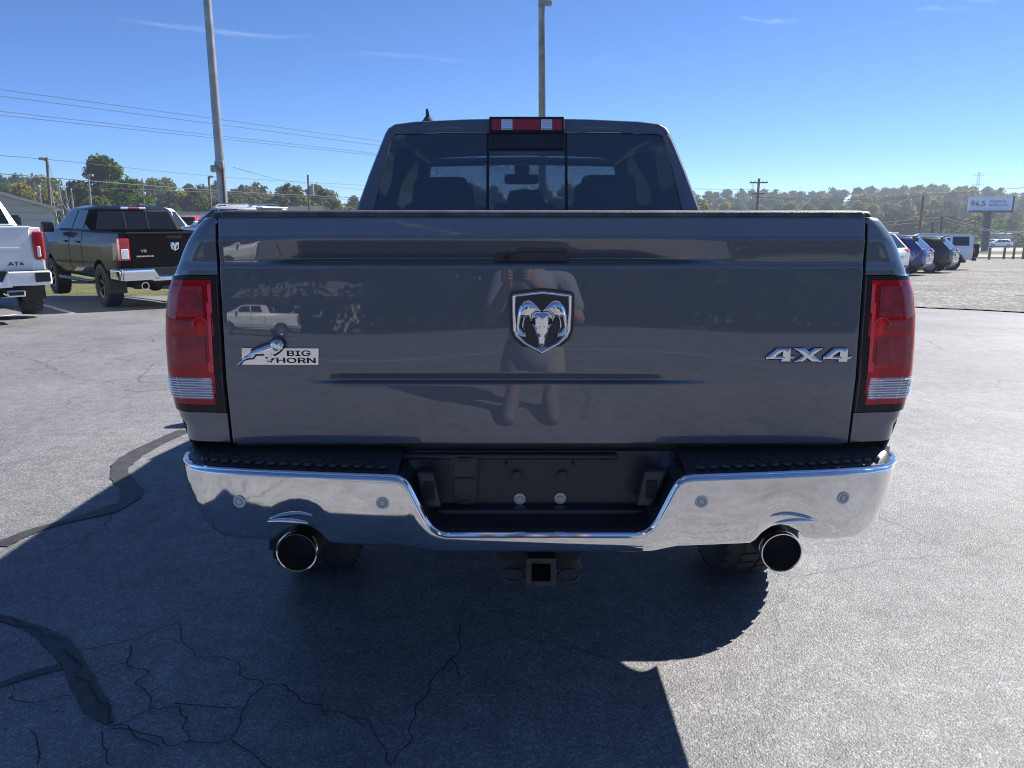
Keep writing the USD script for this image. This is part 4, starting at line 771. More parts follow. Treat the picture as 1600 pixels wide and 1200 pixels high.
        obj('running_board', tube([(sd * .92, 1.8, .48), (sd * 1.0, 2.0, .45), (sd * 1.0, 4.1, .45), (sd * .92, 4.25, .48)], .04, 8), M['smooth_plastic'], c.t)
        if style == 'white':
            obj('exhaust_tip', rbox(sd * .52 - .12, sd * .52 + .12, -.13, .3, .40, .50, .02), M['badge_chrome'], c.t); obj('exhaust_bore', rbox(sd * .52 - .10, sd * .52 + .10, -.135, .2, .42, .48, .015), M['seam'], c.t)
        else:
            l_ = lathe([(.055, .2), (.055, 0), (.07, 0), (.07, .25)], 24); v = l_.vertices; l_.vertices = np.stack([v[:, 1] + sd * .62, v[:, 0] - .08, v[:, 2] + .46], 1); l_.fix_normals(); obj('exhaust_tip', l_, M['badge_chrome'], c.t); obj('exhaust_bore', cyl((sd * .62, .0, .46), (sd * .62, .1, .46), .055), M['seam'], c.t)
    bp = M['white_paint'] if style == 'white' else M['chrome']
    bm = [rbox(-1.0, -.44, -.12, .06, .56, .78, .03), rbox(.44, 1.0, -.12, .06, .56, .78, .03), rbox(-.5, .5, -.12, .06, .54, .64, .03), hull([(-.45, -.10, .58), (-.36, -.10, .58), (-.46, -.10, .76), (-.46, .04, .76), (-.36, .04, .58)], .02), hull([(.45, -.10, .58), (.36, -.10, .58), (.46, -.10, .76), (.46, .04, .76), (.36, .04, .58)], .02)]
    bm += [rbox(sd * .99 - .05, sd * .99 + .03, -.08, .5, .56, .76, .03) for sd in (1, -1)]
    br = obj('bumper', cat_(bm), bp, c.t, 30)
    obj('bumper_recess', rbox(-.46, .46, -.06, .05, .6, .79, .02), M['smooth_plastic'], br); obj('step_pad', cat_(box(-.96, -.46, -.10, .06, .775, .785), box(.46, .96, -.10, .06, .775, .785)), M['plastic'], br)
    if style == 'white':
        for sd in (1, -1): obj('bumper_step', hull([(sd * .80, -.13, .74), (sd * .98, -.12, .74), (sd * .80, -.13, .62), (sd * .98, -.12, .62), (sd * .98, -.0, .74)], .01), M['smooth_plastic'], br)
    obj('underbody', cat_(box(-.75, .75, .1, 5.6, .50, .60), cyl((-.8, 1.22, .41), (.8, 1.22, .41), .06), tm(m3.Manifold.sphere(.18, 14).translate((0, 1.22, .42)))), M['dark'], c.t)
    return c
def tm_box(x0, x1, y0, y1, z0, z1): return m3.Manifold.cube((x1 - x0, y1 - y0, z1 - z0)).translate((x0, y0, z0))
def place(px, py, Y=None):
    g = G(px, py); return g
# black pickup
bt_loc = np.array([-6.4, 14.55]); bz_ = float(terr(*bt_loc))
c = pickup('pickup_truck', 'shiny black crew cab pickup parked at an angle beside the white pickup', (*bt_loc, bz_), heading(44), 'black_paint', 'black')
obj('emblem', face_y(inflate(Polygon([(x * k_ * .95, z * k_ * .95) for x, z in [(0, 300), (230, 296), (285, 288), (298, 100), (262, -150), (180, -222), (0, -322), (-180, -222), (-262, -150), (-298, 100), (-285, 288), (-230, 296)]]).difference(Polygon([(x * k_, z * k_) for x, z in [(-175, 60), (-120, 60), (-60, -190), (-150, -120)]])).difference(Polygon([(x * k_, z * k_) for x, z in [(175, 60), (120, 60), (60, -190), (150, -120)]])).difference(Polygon([(x * k_, z * k_) for x, z in [(-60, 300), (60, 300), (0, 130)]])), .012, .008, .006), -.012).apply_translation((0, 0, 1.17)), M['badge_chrome'], c.t, 30, 'chrome horned head emblem')
obj('lettering', face_y(text_fit('V8', .10, .05, .004), -.012).apply_translation((-.62, 0, 1.07)), M['badge_chrome'], c.t)
obj('trim_badge', cat_([box(-.70 + .045 * k, -.70 + .045 * k + .034, -.016, -.01, .985, 1.01) for k in range(7)]), M['badge_chrome'], c.t)
# white pickup at the left edge
wt_r = np.array([-8.0, 12.55]); hd = heading(40); wt = wt_r - .86 * np.array([math.cos(hd), math.sin(hd)]) - 1.22 * np.array([-math.sin(hd), math.cos(hd)])
cw = pickup('pickup_truck', 'white crew cab pickup cut off by the left edge of the picture', (*wt, float(terr(*wt))), hd, 'white_paint', 'white')
obj('lettering', face_y(text_fit('AT4', .20, .055, .005), -.012).apply_translation((.48, 0, .86)), M['smooth_plastic'], cw.t)
obj('tailgate_recess', cat_(rbox(-.66, .66, -.016, -.008, 1.10, 1.13, .003)), M['white_paint'], cw.t)
# white pickup mirrored in the tailgate
cm = pickup('pickup_truck', 'white pickup seen only as a reflection in the grey tailgate', (-15.5, -47, float(terr(-15, -47))), heading(60), 'white_paint', 'plain')
def suv(name, label, loc, rz, paint, rails=False, L=4.6, group=None, hgt=1.68):
    k = hgt / 1.68
    side_ = [(.06, .42), (.0, .6), (.02, .98), (.16, 1.10), (.62, 1.56 * k), (.75, 1.64 * k), (1.6, 1.68 * k), (2.4, 1.64 * k), (3.35, 1.12), (4.3, .98), (L - .05, .80), (L, .5), (L - .2, .30), (.35, .30)]
    front_ = [(.86, .3), (.92, .55), (.93, .95), (.88, 1.10), (.66, 1.60 * k), (.5, 1.70 * k)]
    plan_ = [(.70, .0), (.86, .14), (.93, .7), (.93, 3.6), (.84, 4.35), (.6, L + .05)]
    c = Car(name, label, loc, rz, side_, front_, plan_, paint, group, 'car'); c.cutwheels((.86, 3.6), .385); c.done()
    c.wheels((.86, 3.6), .80, .345, .22, 'alloy', 5)
    c.sidewin('side_window', [(.62, 1.16), (1.28, 1.14), (1.28, 1.55 * k), (.92, 1.52 * k)]); c.sidewin('side_window', [(1.34, 1.14), (2.15, 1.13), (2.15, 1.56 * k), (1.34, 1.56 * k)]); c.sidewin('side_window', [(2.22, 1.13), (3.1, 1.14), (2.5, 1.54 * k), (2.22, 1.55 * k)])
    c.rearwin('rear_window', [(-.72, 1.14), (.72, 1.14), (.56, 1.54 * k), (-.56, 1.54 * k)], ymax=1.0)
    for sd in (1, -1):
        c.skin('tail_light', ex_front([(sd * .45, .98), (sd * 1.2, .98), (sd * 1.2, 1.11), (sd * .52, 1.09)], 1.0, -.5), 'red_solid', .02)
        obj('side_mirror', rbox(sd * 1.0 - .09, sd * 1.0 + .09, 2.85, 2.95, 1.12, 1.26, .03), M[paint], c.t)
        if rails: obj('roof_rail', tube([(sd * .58, .8, 1.62 * k), (sd * .58, 1.0, 1.725 * k), (sd * .58, 2.3, 1.72 * k), (sd * .58, 2.55, 1.62 * k)], .025, 8), M['badge_chrome'], c.t)
    c.skin('bumper', ex_front([(-1.2, .3), (1.2, .3), (1.2, .48), (-1.2, .48)], .9, -.5), 'smooth_plastic', .012)
    c.skin('bumper_trim', ex_front([(-.5, .50), (.5, .50), (.5, .56), (-.5, .56)], .9, -.5), 'badge_chrome', .02)
    obj('number_plate', rbox(-.16, .16, -.012, .03, .76, .88, .006), M['sensor'], c.t); obj('spoiler', rbox(-.55, .55, .42, .72, 1.58 * k, 1.625 * k, .015), M[paint], c.t)
    obj('underbody', box(-.7, .7, .3, 4.2, .22, .36), M['dark'], c.t)
    return c
def at_px(px, py): g = G(px, py); return g
def park(px, py, rz):  # rear centre stands over this ground pixel
    return tuple(G(px, py))
suv('car', 'white sport utility car mostly hidden behind the grey truck right rear lamp', park(1405, 436, 0), heading(40), 'white_paint', hgt=1.75)
suv('car', 'bright blue crossover car in the row on the gravel', park(1450, 431, 0), heading(50), 'blue_paint')
suv('car', 'charcoal black crossover car between the blue car and white off-roader', park(1491, 427, 0), heading(50), 'charcoal_paint')
g = W(420, 332, 23); p = W(190, 322, 27); suv('car', 'white van roof showing just above the black pickup roof', (p[0], 27, p[2] - 2.0), heading(-2), 'white_paint', hgt=2.0)
suv('car', 'white wagon with roof rails showing only its roof above the grey truck bed', (-7.1, 24.3, 1.90 - 1.75), heading(62), 'white_paint', True, hgt=1.75)
# boxy off-roader
def offroader(label, loc, rz):
    side_ = [(.05, .62), (.05, 1.12), (.10, 1.80), (.2, 1.86), (2.55, 1.86), (2.75, 1.80), (3.05, 1.22), (4.25, 1.14), (4.32, .7), (4.2, .55), (.3, .55)]
    front_ = [(.78, .5), (.80, 1.15), (.70, 1.80), (.62, 1.88)]; plan_ = [(.80, .0), (.80, 2.9), (.68, 4.35)]
    c = Car('car', label, loc, rz, side_, front_, plan_, 'white_paint', None, 'off-road car'); c.cutwheels((.95, 3.7), .46); c.done(); c.wheels((.95, 3.7), .76, .40, .26, 'alloy', 5)
    c.sidewin('side_window', [(.25, 1.28), (1.02, 1.28), (1.02, 1.74), (.28, 1.74)]); c.sidewin('side_window', [(1.14, 1.28), (1.86, 1.28), (1.86, 1.74), (1.14, 1.74)]); c.sidewin('side_window', [(1.96, 1.28), (2.72, 1.28), (2.56, 1.72), (1.96, 1.74)])
    c.rearwin('rear_window', [(-.6, 1.25), (.6, 1.25), (.55, 1.75), (-.55, 1.75)], ymax=.6)
    sp_ = tyre_mesh(.39, .25, 22); sp_.vertices = np.stack([sp_.vertices[:, 1], -sp_.vertices[:, 0], sp_.vertices[:, 2]], 1); sp_.apply_translation((.08, -.16, 1.05)); sp_.fix_normals()
    s_ = obj('spare_wheel', sp_, M['rubber'], c.t); q = rim_mesh(.39, .25, 5); q.vertices = np.stack([q.vertices[:, 1], -q.vertices[:, 0], q.vertices[:, 2]], 1); q.apply_translation((.08, -.16, 1.05)); q.fix_normals(); obj('rim', q, M['alloy'], s_)
    for sd in (1, -1):
        obj('tail_light', rbox(sd * .72 - .06, sd * .72 + .06, -.03, .08, .92, 1.12, .012), M['red_solid'], c.t)
        for y in (.95, 3.7): obj('fender_flare', tube([(sd * .86, y + .5 * math.cos(q_), .40 + .5 * math.sin(q_)) for q_ in np.linspace(.1, math.pi - .1, 12)], .06, 6), M['smooth_plastic'], c.t)
    obj('bumper', rbox(-.8, .8, -.14, .06, .52, .70, .03), M['smooth_plastic'], c.t); obj('underbody', box(-.6, .6, .3, 4.0, .40, .56), M['dark'], c.t)
offroader('white boxy off-road car with a spare wheel on its tail', park(1515, 422, 0), heading(66))
g = G(1580, 387); suv('car', 'nearer of the two far white cars on the pale road', g, heading(75), 'white_paint'); g = G(1563, 385.5); suv('car', 'farther of the two far white cars on the pale road', g, heading(80), 'white_paint')
# small red vehicle behind the black pickup
gy_ = 44.0; w = W(283, 356, gy_); suv('car', 'red car behind the black pickup with a pale wall behind it', (w[0], gy_, w[2] - 1.0), heading(-8), 'red_paint')
# ================================================================ buildings
def gable(name, label, loc, rz, Wd, L, hw, hr, wallm, roofm, ribs=0, cat='building'):
    t = thing(name, label, cat, loc, rz); pts = [(-Wd / 2, 0), (Wd / 2, 0), (Wd / 2, hw), (0, hr), (-Wd / 2, hw)]
    wl = obj('wall', face_y(extr(pts, L), 0).apply_translation((0, L, 0)), M[wallm], t, 20)
    ro = []
    for s in (1, -1):
        ro.append(hull([(s * (Wd / 2 + .3), -.3, hw - .12), (0, -.3, hr + .06), (s * (Wd / 2 + .3), L + .3, hw - .12), (0, L + .3, hr + .06), (s * (Wd / 2 + .3), -.3, hw + .02), (0, -.3, hr + .18), (s * (Wd / 2 + .3), L + .3, hw + .02), (0, L + .3, hr + .18)]))
    obj('roof', cat_(ro), M[roofm], t, 20)
    for k in range(ribs):
        z = .35 * (k + 1)
        if z < hw: obj('siding_plank', box(-Wd / 2 - .01, Wd / 2 + .01, -.035, .0, z, z + .32), M[wallm], t)
    return t
p = W(60, 333, 36); bld = gable('metal_building', 'light grey metal building with a sloping roof edge at the left', (p[0] - 5.9, 36, -1.0), heading(40), 11.5, 14, 3.0, 4.7, 'siding', 'siding', 9)
for (px, Y, lab, wd, hh, hr) in ((505, 105, 'grey hipped house roof left of the truck cab', 9, 2.2, 5.0), (455, 112, 'lower grey shed roof farther left of the cab', 8, 2.6, 4.6)):
    p = W(px, 330, Y); g_ = gable('house', lab, (p[0], Y, float(terr(p[0], Y))), heading(50), wd, 9, hh + 1.2, hr + 1.2, 'pale_wall', 'roof_grey', cat='house')
    obj('door', box(-.5, .5, -.03, .0, 0, 2.1), M['seam'], g_)
def longbox(name, label, px0, px1, pyt, Y, wm, depth=8, cat='building'):
    a_, b_ = W(px0, pyt, Y), W(px1, pyt, Y); z0 = float(terr(a_[0], Y)) - .2; t = thing(name, label, cat, ((a_[0] + b_[0]) / 2, Y, z0)); h_ = a_[2] - z0; hw_ = (b_[0] - a_[0]) / 2
    obj('wall', box(-hw_, hw_, 0, depth, 0, h_), M[wm], t); obj('roof', box(-hw_ - .2, hw_ + .2, -.2, depth + .2, h_, h_ + .15), M['galv'], t)
    for k in range(int(hw_ * 2 / 4)): obj('wall_panel', box(-hw_ + .1 + 4 * k, -hw_ + 4 * k + 3.95, -.05, 0, .1, h_ - .1), M[wm], t)
    return t
longbox('long_building', 'long low pale wall behind the red car', 235, 345, 334, 55, 'pale_wall')
longbox('low_building', 'low pale commercial building behind the row of cars', 1385, 1478, 371, 110, 'pale_wall')
longbox('low_building', 'pale building half hidden by trees at the right edge', 1575, 1690, 366, 168, 'pale_wall')
t = thing('long_building', 'white building seen only as a reflection in the grey tailgate', 'building', (-22, -66, float(terr(-22, -66)))); obj('wall', box(-5, 6, -6, 0, 0, 2.7), M['pale_wall'], t); obj('roof', hull([(-5.5, -6.4, 2.7), (6.5, -6.4, 2.7), (-5.5, .5, 2.7), (6.5, .5, 2.7), (-5.5, -3, 4.0), (6.5, -3, 4.0)]), M['roof_grey'], t)
for x in (-3.6, -1.2, 3.4): obj('window', box(x, x + 1.3, 0, .04, 1.0, 2.1), M['dark_glass'], t)
obj('door', box(1.2, 2.3, 0, .04, 0, 2.1), M['seam'], t)
# ================================================================ poles and wires
def pole(name, label, px, py_b, py_t, Y, r, m, arm=None, lamp=None, cat='utility pole', px_t=None, tr=False, group=None):
    b_, t_ = W(px, py_b, Y), W(px if px_t is None else px_t, py_t, Y); z0 = float(terr(b_[0], Y)) - .3; hgt = t_[2] - z0; dx = (t_[0] - b_[0])
    th = thing(name, label, cat, (b_[0], Y, z0), group=group); obj('shaft', cyl((0, 0, 0), (dx, 0, hgt), r, r * .72, 12), M[m], th)
    if arm:
        for (za, la) in arm:
            a_ = obj('cross_arm', rbox(dx - la, dx + la, -.10, .02, hgt - za - .06, hgt - za + .06, .01), M['wood'], th)
            for s in (-.9, -.45, .45, .9): obj('insulator', cyl((dx + s * la, -.04, hgt - za + .05), (dx + s * la, -.04, hgt - za + .22), .05, .03, 8), M['sensor'], a_)
    if lamp:
        for (s, z) in lamp: obj('lamp_head', cat_(tube([(dx, 0, hgt - z - .3), (dx + s * .5, 0, hgt - z)], .04, 6), rbox(dx + s * .5 - .25, dx + s * .5 + .25, -.15, .15, hgt - z - .1, hgt - z + .1, .04)), M['galv'], th)
    if tr: obj('transformer', cat_(cyl((dx + .35, -.1, hgt - 2.3), (dx + .35, -.1, hgt - 1.2), .28, seg=14), cyl((dx + .35, -.1, hgt - 1.2), (dx + .35, -.1, hgt - .95), .06)), M['galv'], th)
    return th, dx, hgt
th, dx, hgt = pole('light_pole', 'tall grey steel light pole left of the cab running out of the picture', 350, 335, -60, 30, .19, 'galv', cat='light pole', px_t=319)
fb = W(345, 260, 30); z0 = float(terr(W(350, 335, 30)[0], 30)) - .3; x0_ = W(350, 335, 30)[0]
fl_ = obj('floodlight', cat_(rbox(fb[0] - x0_ - .12, fb[0] - x0_ + .22, -.35, -.2, fb[2] - z0 - .1, fb[2] - z0 + .18, .03), rbox(fb[0] - x0_ - .25, fb[0] - x0_ - .02, -.45, -.25, fb[2] - z0 - .24, fb[2] - z0 + .02, .04)), M['galv'], th)
obj('conduit', tube([(.13, -.12, 0), (.10, -.12, 3.0), (fb[0] - x0_ + .12, -.18, fb[2] - z0)], .045, 8), M['board_dark'], th)
th, dx, hgt = pole('utility_pole', 'grey green wooden pole rising behind the cab roof', 849, 300, -40, 27, .135, 'pole_wood', px_t=846)
obj('conduit', tube([(.10, -.10, 0), (.02, -.13, hgt * .6), (dx + .07, -.10, hgt)], .028, 8), M['galv'], th); obj('bracket', cat_(rbox(dx - .1, dx + .35, -.2, .05, hgt - .95, hgt - .82, .02)), M['galv'], th)
pole('utility_pole', 'wooden pole with a lamp arm at far left before the trees', 77, 345, 246, 62, .14, 'wood', lamp=[(-.7, .1)], px_t=73)
pole('street_lamp', 'short pole with two pale lamp heads left of the big tree', 141, 335, 274, 70, .11, 'galv', lamp=[(-.35, .1), (.35, .0)], cat='street lamp', px_t=138)
pole('street_lamp', 'thin grey lamp post nearest the grey metal building', 64, 340, 289, 66, .08, 'galv', lamp=[(-.4, .1)], cat='street lamp', px_t=61)
pole('utility_pole', 'wooden pole with a short arm close left of the tall light pole', 330, 338, 276, 78, .14, 'wood', lamp=[(.5, .0)], px_t=326)
pole('utility_pole', 'pole carrying a transformer right of the tall light pole', 482, 332, 273, 88, .15, 'wood', tr=True, px_t=481)
pole('utility_pole', 'faint thin pole among trees right of the big tree', 224, 330, 279, 105, .12, 'wood', px_t=222)
pole('utility_pole', 'dark pole with cross arm right of the grey truck cab', 1183, 335, 279, 80, .17, 'wood', arm=[(.4, .9), (1.5, .7)], px_t=1186)
pole('utility_pole', 'leaning brown pole above the row of parked cars', 1435, 375, 305, 76, .14, 'wood', px_t=1443)
pole('utility_pole', 'short dark pole just right of the leaning brown pole', 1457, 378, 344, 92, .13, 'post_blue', px_t=1458)
pole('utility_pole', 'second short dark pole right of the leaning brown pole', 1470, 378, 338, 92, .13, 'post_blue', px_t=1472)
def wire(label, pts, Y, r=.022, sag=0.0, group=None):
    P_ = [W(px, py, Y if np.ndim(Y) == 0 else Y[i]) for i, (px, py) in enumerate(pts)]; P_ = np.array(P_); t_ = np.linspace(0, 1, 40); k = np.linspace(0, 1, len(P_)); Q = np.stack([np.interp(t_, k, P_[:, j]) for j in range(3)], 1)
    if sag: Q[:, 2] -= sag * 4 * t_ * (1 - t_)
    elif len(P_) > 2: Q = gaussian_filter1d(Q, 3, axis=0, mode='nearest')
    obj('power_line', tube(Q, r, 5), M['wire'], None, True, label, 'power line', group)
wire('uppermost thin wire crossing the sky left of the cab', [(-60, 131), (0, 140), (590, 220), (900, 262)], (40, 42, 60, 72), .013); wire('second thin wire from the top left of the cab', [(-60, 143), (0, 150), (590, 227), (900, 267)], (40, 42, 60, 72), .013)
wire('third thin wire from the top left of the cab', [(-60, 167), (0, 174), (590, 240), (900, 274)], (40, 42, 60, 72), .013); wire('fourth thin wire from the top left of the cab', [(-60, 173), (0, 180), (590, 243), (900, 277)], (40, 42, 60, 72), .013)
wire('thin wire passing just in front of the big tree top', [(-60, 239), (73, 248), (326, 276), (481, 285), (600, 291)], (62, 62, 76, 86, 95), .017)
wire('thick dark cable sagging across the trees at left', [(-60, 267), (0, 271), (141, 283), (330, 298), (481, 306), (640, 312)], (50, 52, 60, 74, 84, 95), .034)
wire('thin cable just below the thick cable at left', [(100, 292), (210, 296), (330, 300), (481, 309), (640, 316)], (62, 66, 76, 86, 95), .018)
wire('slack wire falling from the tall light pole to the right', [(352, 258), (430, 280), (482, 288), (600, 300)], (31, 60, 87, 95), .014)
wire('guy wire falling to the right from the far left pole', [(74, 252), (84, 280), (100, 330)], 62, .016)
wire('upper pale wire right of the dark cross arm pole', [(1060, 308), (1186, 307), (1281, 313), (1353, 312), (1443, 306), (1700, 285)], (80, 80, 78, 77, 76, 70), .022); wire('wire sagging just under the upper pale wire at right', [(1186, 308), (1270, 314), (1340, 316), (1443, 308)], (80, 79, 78, 76), .02)
wire('short high wire left of the dark cross arm pole', [(1060, 295), (1186, 296)], 80, .016)
wire('upper wire of the pair crossing behind the row of cars', [(1330, 352), (1400, 346), (1472, 339)], (90, 91, 92), .025); wire('lower wire of the pair crossing behind the row of cars', [(1330, 356), (1400, 351), (1472, 345)], (90, 91, 92), .022)
wire('slack wire crossing in front of the billboard post', [(1472, 340), (1510, 350), (1545, 360), (1600, 363), (1680, 361)], (92, 92, 92, 92, 92), .027); wire('lower slack wire crossing in front of the billboard post', [(1472, 345), (1510, 354), (1545, 362), (1600, 365), (1680, 364)], (92, 92, 92, 92, 92), .022)
# lattice towers
def pylon(label, px, pyt, pyb, Y, wd):
    t_, b_ = W(px, pyt, Y), W(px, pyb, Y); h_ = t_[2] - b_[2] + 14; th = thing('lattice_tower', label, 'lattice tower', (b_[0], Y, t_[2] - h_)); out = []
    for s in (1, -1):
        out += [cyl((s * wd, 0, 0), (s * wd * .28, 0, h_ * .7), .12, seg=5), cyl((s * wd * .28, 0, h_ * .7), (s * wd * .18, 0, h_), .1, seg=5)]
        for k in range(9):
            f0, f1 = k / 9, (k + 1) / 9; x_ = lambda f: wd * (1 - .74 * f); out.append(cyl((s * x_(f0), 0, h_ * f0), (-s * x_(f1), 0, h_ * f1), .07, seg=4))
    obj('lattice', cat_(out), M['galv'], th)
    for z in (.72, .93): obj('cross_arm', cat_(cyl((-wd * 1.5, 0, h_ * z), (wd * 1.5, 0, h_ * z), .1, seg=5), cyl((-wd * 1.5, 0, h_ * z), (0, 0, h_ * (z + .06)), .07, seg=4), cyl((wd * 1.5, 0, h_ * z), (0, 0, h_ * (z + .06)), .07, seg=4)), M['galv'], th)
pylon('steel lattice tower standing on the ridge above the billboard', 1527, 269, 295, 430, 2.2); pylon('faint lattice tower behind the dark cross arm pole', 1176, 284, 300, 520, 2.0)
# billboard
Yb = 120; a_, b_ = W(1514, 329, Yb), W(1582, 307, Yb); bx0, bx1, bz0, bz1 = a_[0], b_[0], a_[2], b_[2]; cxb = (bx0 + bx1) / 2; zg = float(terr(cxb, Yb))
bbd = thing('billboard', 'pale blue white billboard with dark numerals on a dark post', 'billboard', (cxb, Yb, zg), heading(-4)); hw_ = (bx1 - bx0) / 2
obj('panel', box(-hw_, hw_, 0, .35, bz0 - zg, bz1 - zg), M['board'], bbd); obj('catwalk', box(-hw_ * .93, hw_ * .93, -.5, .3, bz0 - zg - .28, bz0 - zg - .02), M['board_dark'], bbd); obj('side_frame', box(hw_ - .02, hw_ + .3, .05, 1.5, bz0 - zg - .3, bz1 - zg + .05), M['post_blue'], bbd)
pb = W(1541, 384, Yb); obj('post', cyl((pb[0] - cxb + .15, .6, -.3), (0.05, .6, bz0 - zg), .55, seg=16), M['post_blue'], bbd)
def btext(s, x0, x1, z0, z1, m): obj('lettering', face_y(text_fit(s, (x1 - x0) * hw_ * 2, (z1 - z0) * (bz1 - bz0), .03), -.003).apply_translation((-hw_ + x0 * hw_ * 2, 0, bz0 - zg + z0 * (bz1 - bz0))), M[m], bbd)
btext('94.5', .05, .375, .30, .70, 'board_navy'); btext('STANDING ON', .47, .85, .56, .74, 'board_blue'); btext('WORLD OFF', .47, .92, .29, .50, 'board_blue')
for k, (px, py) in enumerate(((1522, 406), (1545, 406), (1568, 405), (1583, 404), (1598, 404), (1618, 403))):
    g = G(px, py); th = thing('fence_post', 'dark short post in the row beyond the gravel lot', 'fence post', (g[0], g[1], g[2] - .1), group='short posts beyond the gravel lot'); obj('post', rbox(-.09, .09, -.09, .09, 0, 1.3, .02), M['wood'], th)
g = G(1603, 462); th = thing('sign_post', 'thin pale metal post at the right edge on the gravel', 'post', tuple(g)); obj('post', cyl((0, 0, -.1), (0, 0, .62), .03), M['galv'], th)
for k, (p0, p1, lab) in enumerate((((113, 490), (20, 462), 'white parking line between the white and black pickups'), ((-20, 497), (25, 492), 'white parking line under the white pickup'))):
    m_ = ribbon([p0, ((p0[0] + p1[0]) / 2, (p0[1] + p1[1]) / 2), p1], .11, .006, seed=9 + k); obj('parking_line', m_, M['line'], None, True, lab, 'painted line', kind='structure')
# ================================================================ trees
def leaf_cloud(cs, rad, n, size, seed, squash=.8):
    rr = np.random.RandomState(seed); V, k = [], 0
    cs = np.asarray(cs); rad = np.asarray(rad); idx = rr.choice(len(cs), n, p=rad ** 2 / (rad ** 2).sum()); d = rr.randn(n, 3); d /= np.linalg.norm(d, axis=1, keepdims=True)
    rr_ = rr.uniform(.55, 1.05, n) ** .6; P_ = cs[idx] + d * (rad[idx] * rr_)[:, None] * [1, 1, squash]
    nrm = d + rr.randn(n, 3) * .7 + [0, 0, .3]; nrm /= np.linalg.norm(nrm, axis=1, keepdims=True); a_ = np.cross(nrm, rr.randn(n, 3)); a_ /= np.linalg.norm(a_, axis=1, keepdims=True); b_ = np.cross(nrm, a_); s = size * rr.uniform(.6, 1.4, n)[:, None]
    V = np.stack([P_ - a_ * s, P_ - b_ * s * .6, P_ + a_ * s, P_ + b_ * s * .6], 1).reshape(-1, 3); i = np.arange(n * 4).reshape(n, 4)
    return tm((V, i))
def tree(label, kind, seed, loc, h=11.0, wd=4.2, leaves=2600, base=.22, lsize=.34, bark='bark', sparse=False, group=None, name='tree'):
    rr = np.random.RandomState(seed); t = thing(name, label, 'tree', loc, rr.uniform(0, 6), group); tr_ = [tube([(0, 0, -.5), (.1, .05, h * .3), (.0, -.1, h * .6), (.15, .1, h * .86)], [.26 * h / 11, .2 * h / 11, .13 * h / 11, .04], 8)]
    cs, ra = [], []
    for k in range(30):
        f = rr.uniform(base, 1.0); q = rr.uniform(0, 2 * math.pi); env = math.sin(math.pi * min(1, (f - base * .6) / (1 - base * .6)) ** .75) ** .6 if f < .99 else .2
        r_ = wd * env * rr.uniform(.35, .95); c_ = np.array([r_ * math.cos(q), r_ * math.sin(q), h * (base + (f - base) * .93)]); cs.append(c_); ra.append(wd * rr.uniform(.22, .40) * (.7 if sparse else 1))
        if k < 14: tr_.append(tube([(0, 0, c_[2] * .6), c_ * [.5, .5, .86], c_], [.08 * h / 11, .05, .02], 5))
    cs.append(np.array([0, 0, h * .92])); ra.append(wd * .3)
    obj('trunk', cat_(tr_), M[bark], t, True)
    cr = leaf_cloud(cs, ra, leaves, lsize, seed)
    if not sparse:
        core = [tm(m3.Manifold.sphere(ra[k] * .42, 6).translate(tuple(cs[k]))) for k in range(len(cs))]; 
        ic = []
        for m in core:
            m = m.copy(); v = m.vertices; m.vertices = v + (meshkit.noise(v * 1.3, seed)[:, None] - .5) * .9; ic.append(m)
        cr = cat_(cr, cat_(ic))
    obj('crown', cr, M[kind], t, False)
    return t
kinds = [('leaf_green', 'green leafy tree in the wooded skyline', 4.6, 11.5), ('leaf_olive', 'olive green tree in the wooded skyline', 4.2, 11), ('leaf_dark', 'dark green tree in the wooded skyline', 4.3, 12), ('leaf_yellow', 'yellowing tree in the wooded skyline', 3.8, 10), ('leaf_olive', 'broad pale olive tree in the wooded skyline', 5.2, 10), ('leaf_green', 'tall narrow green tree in the wooded skyline', 3.0, 13), ('leaf_brown', 'small rusty brown tree in the wooded skyline', 2.8, 8)]
protos = {}
def plant(k, px, py_top, Y, hs=1.0):
    """the tree's top shows at the pixel when it stands at distance Y"""
    p = W(px, py_top, Y); z0 = float(terr(p[0], Y)); h_ = max(5.0, (p[2] - z0)); kd = kinds[k]; s = h_ / kd[3]
    loc = (p[0], Y, z0 - .2)
    if k not in protos:
        protos[k] = tree(kd[1], kd[0], 100 + k, loc, kd[3], kd[2], 2600, .16, .36, group=kd[1].replace(' tree', ' trees', 1)); protos[k].GetAttribute('xformOp:translate'); x_ = UsdGeom.Xformable(protos[k]); x_.AddScaleOp().Set(Gf.Vec3f(min(1.6, .4 + .6 * s), min(1.6, .4 + .6 * s), s)); return
    w_ = float(np.clip(.35 + .65 * s, .7, 1.8)) * NR.uniform(.9, 1.15); copy(protos[k], kd[1], loc, NR.uniform(0, 6.28), (w_, w_, s))
def line(x0, x1, step, top, Y, ks, jy=5, jY=18):
    x = x0
    while x < x1:
        plant(int(ks[NR.randint(len(ks))]), x + NR.uniform(-.3, .3) * step, top(x) + NR.uniform(-jy, jy), Y + NR.uniform(-jY, jY)); x += step * NR.uniform(.75, 1.25)
rt = lambda x: np.interp(x, [560, 700, 900, 1080, 1190, 1250, 1400, 1480, 1550, 1580, 1700], [302, 285, 292, 297, 297, 299, 293, 290, 292, 300, 296])
lt = lambda x: np.interp(x, [-60, 0, 60, 110, 150, 200, 240, 300, 360, 420, 470, 520, 560], [275, 277, 276, 282, 290, 285, 279, 286, 289, 292, 288, 298, 306])
line(-70, 560, 27, lt, 215, [0, 1, 2, 4, 5, 1]); line(-70, 560, 30, lambda x: lt(x) + 15, 150, [1, 3, 0, 4, 1, 2], 6, 10)
line(560, 1090, 34, rt, 260, [0, 1, 2, 4]); line(560, 1090, 42, lambda x: rt(x) + 14, 190, [0, 1, 4, 2])
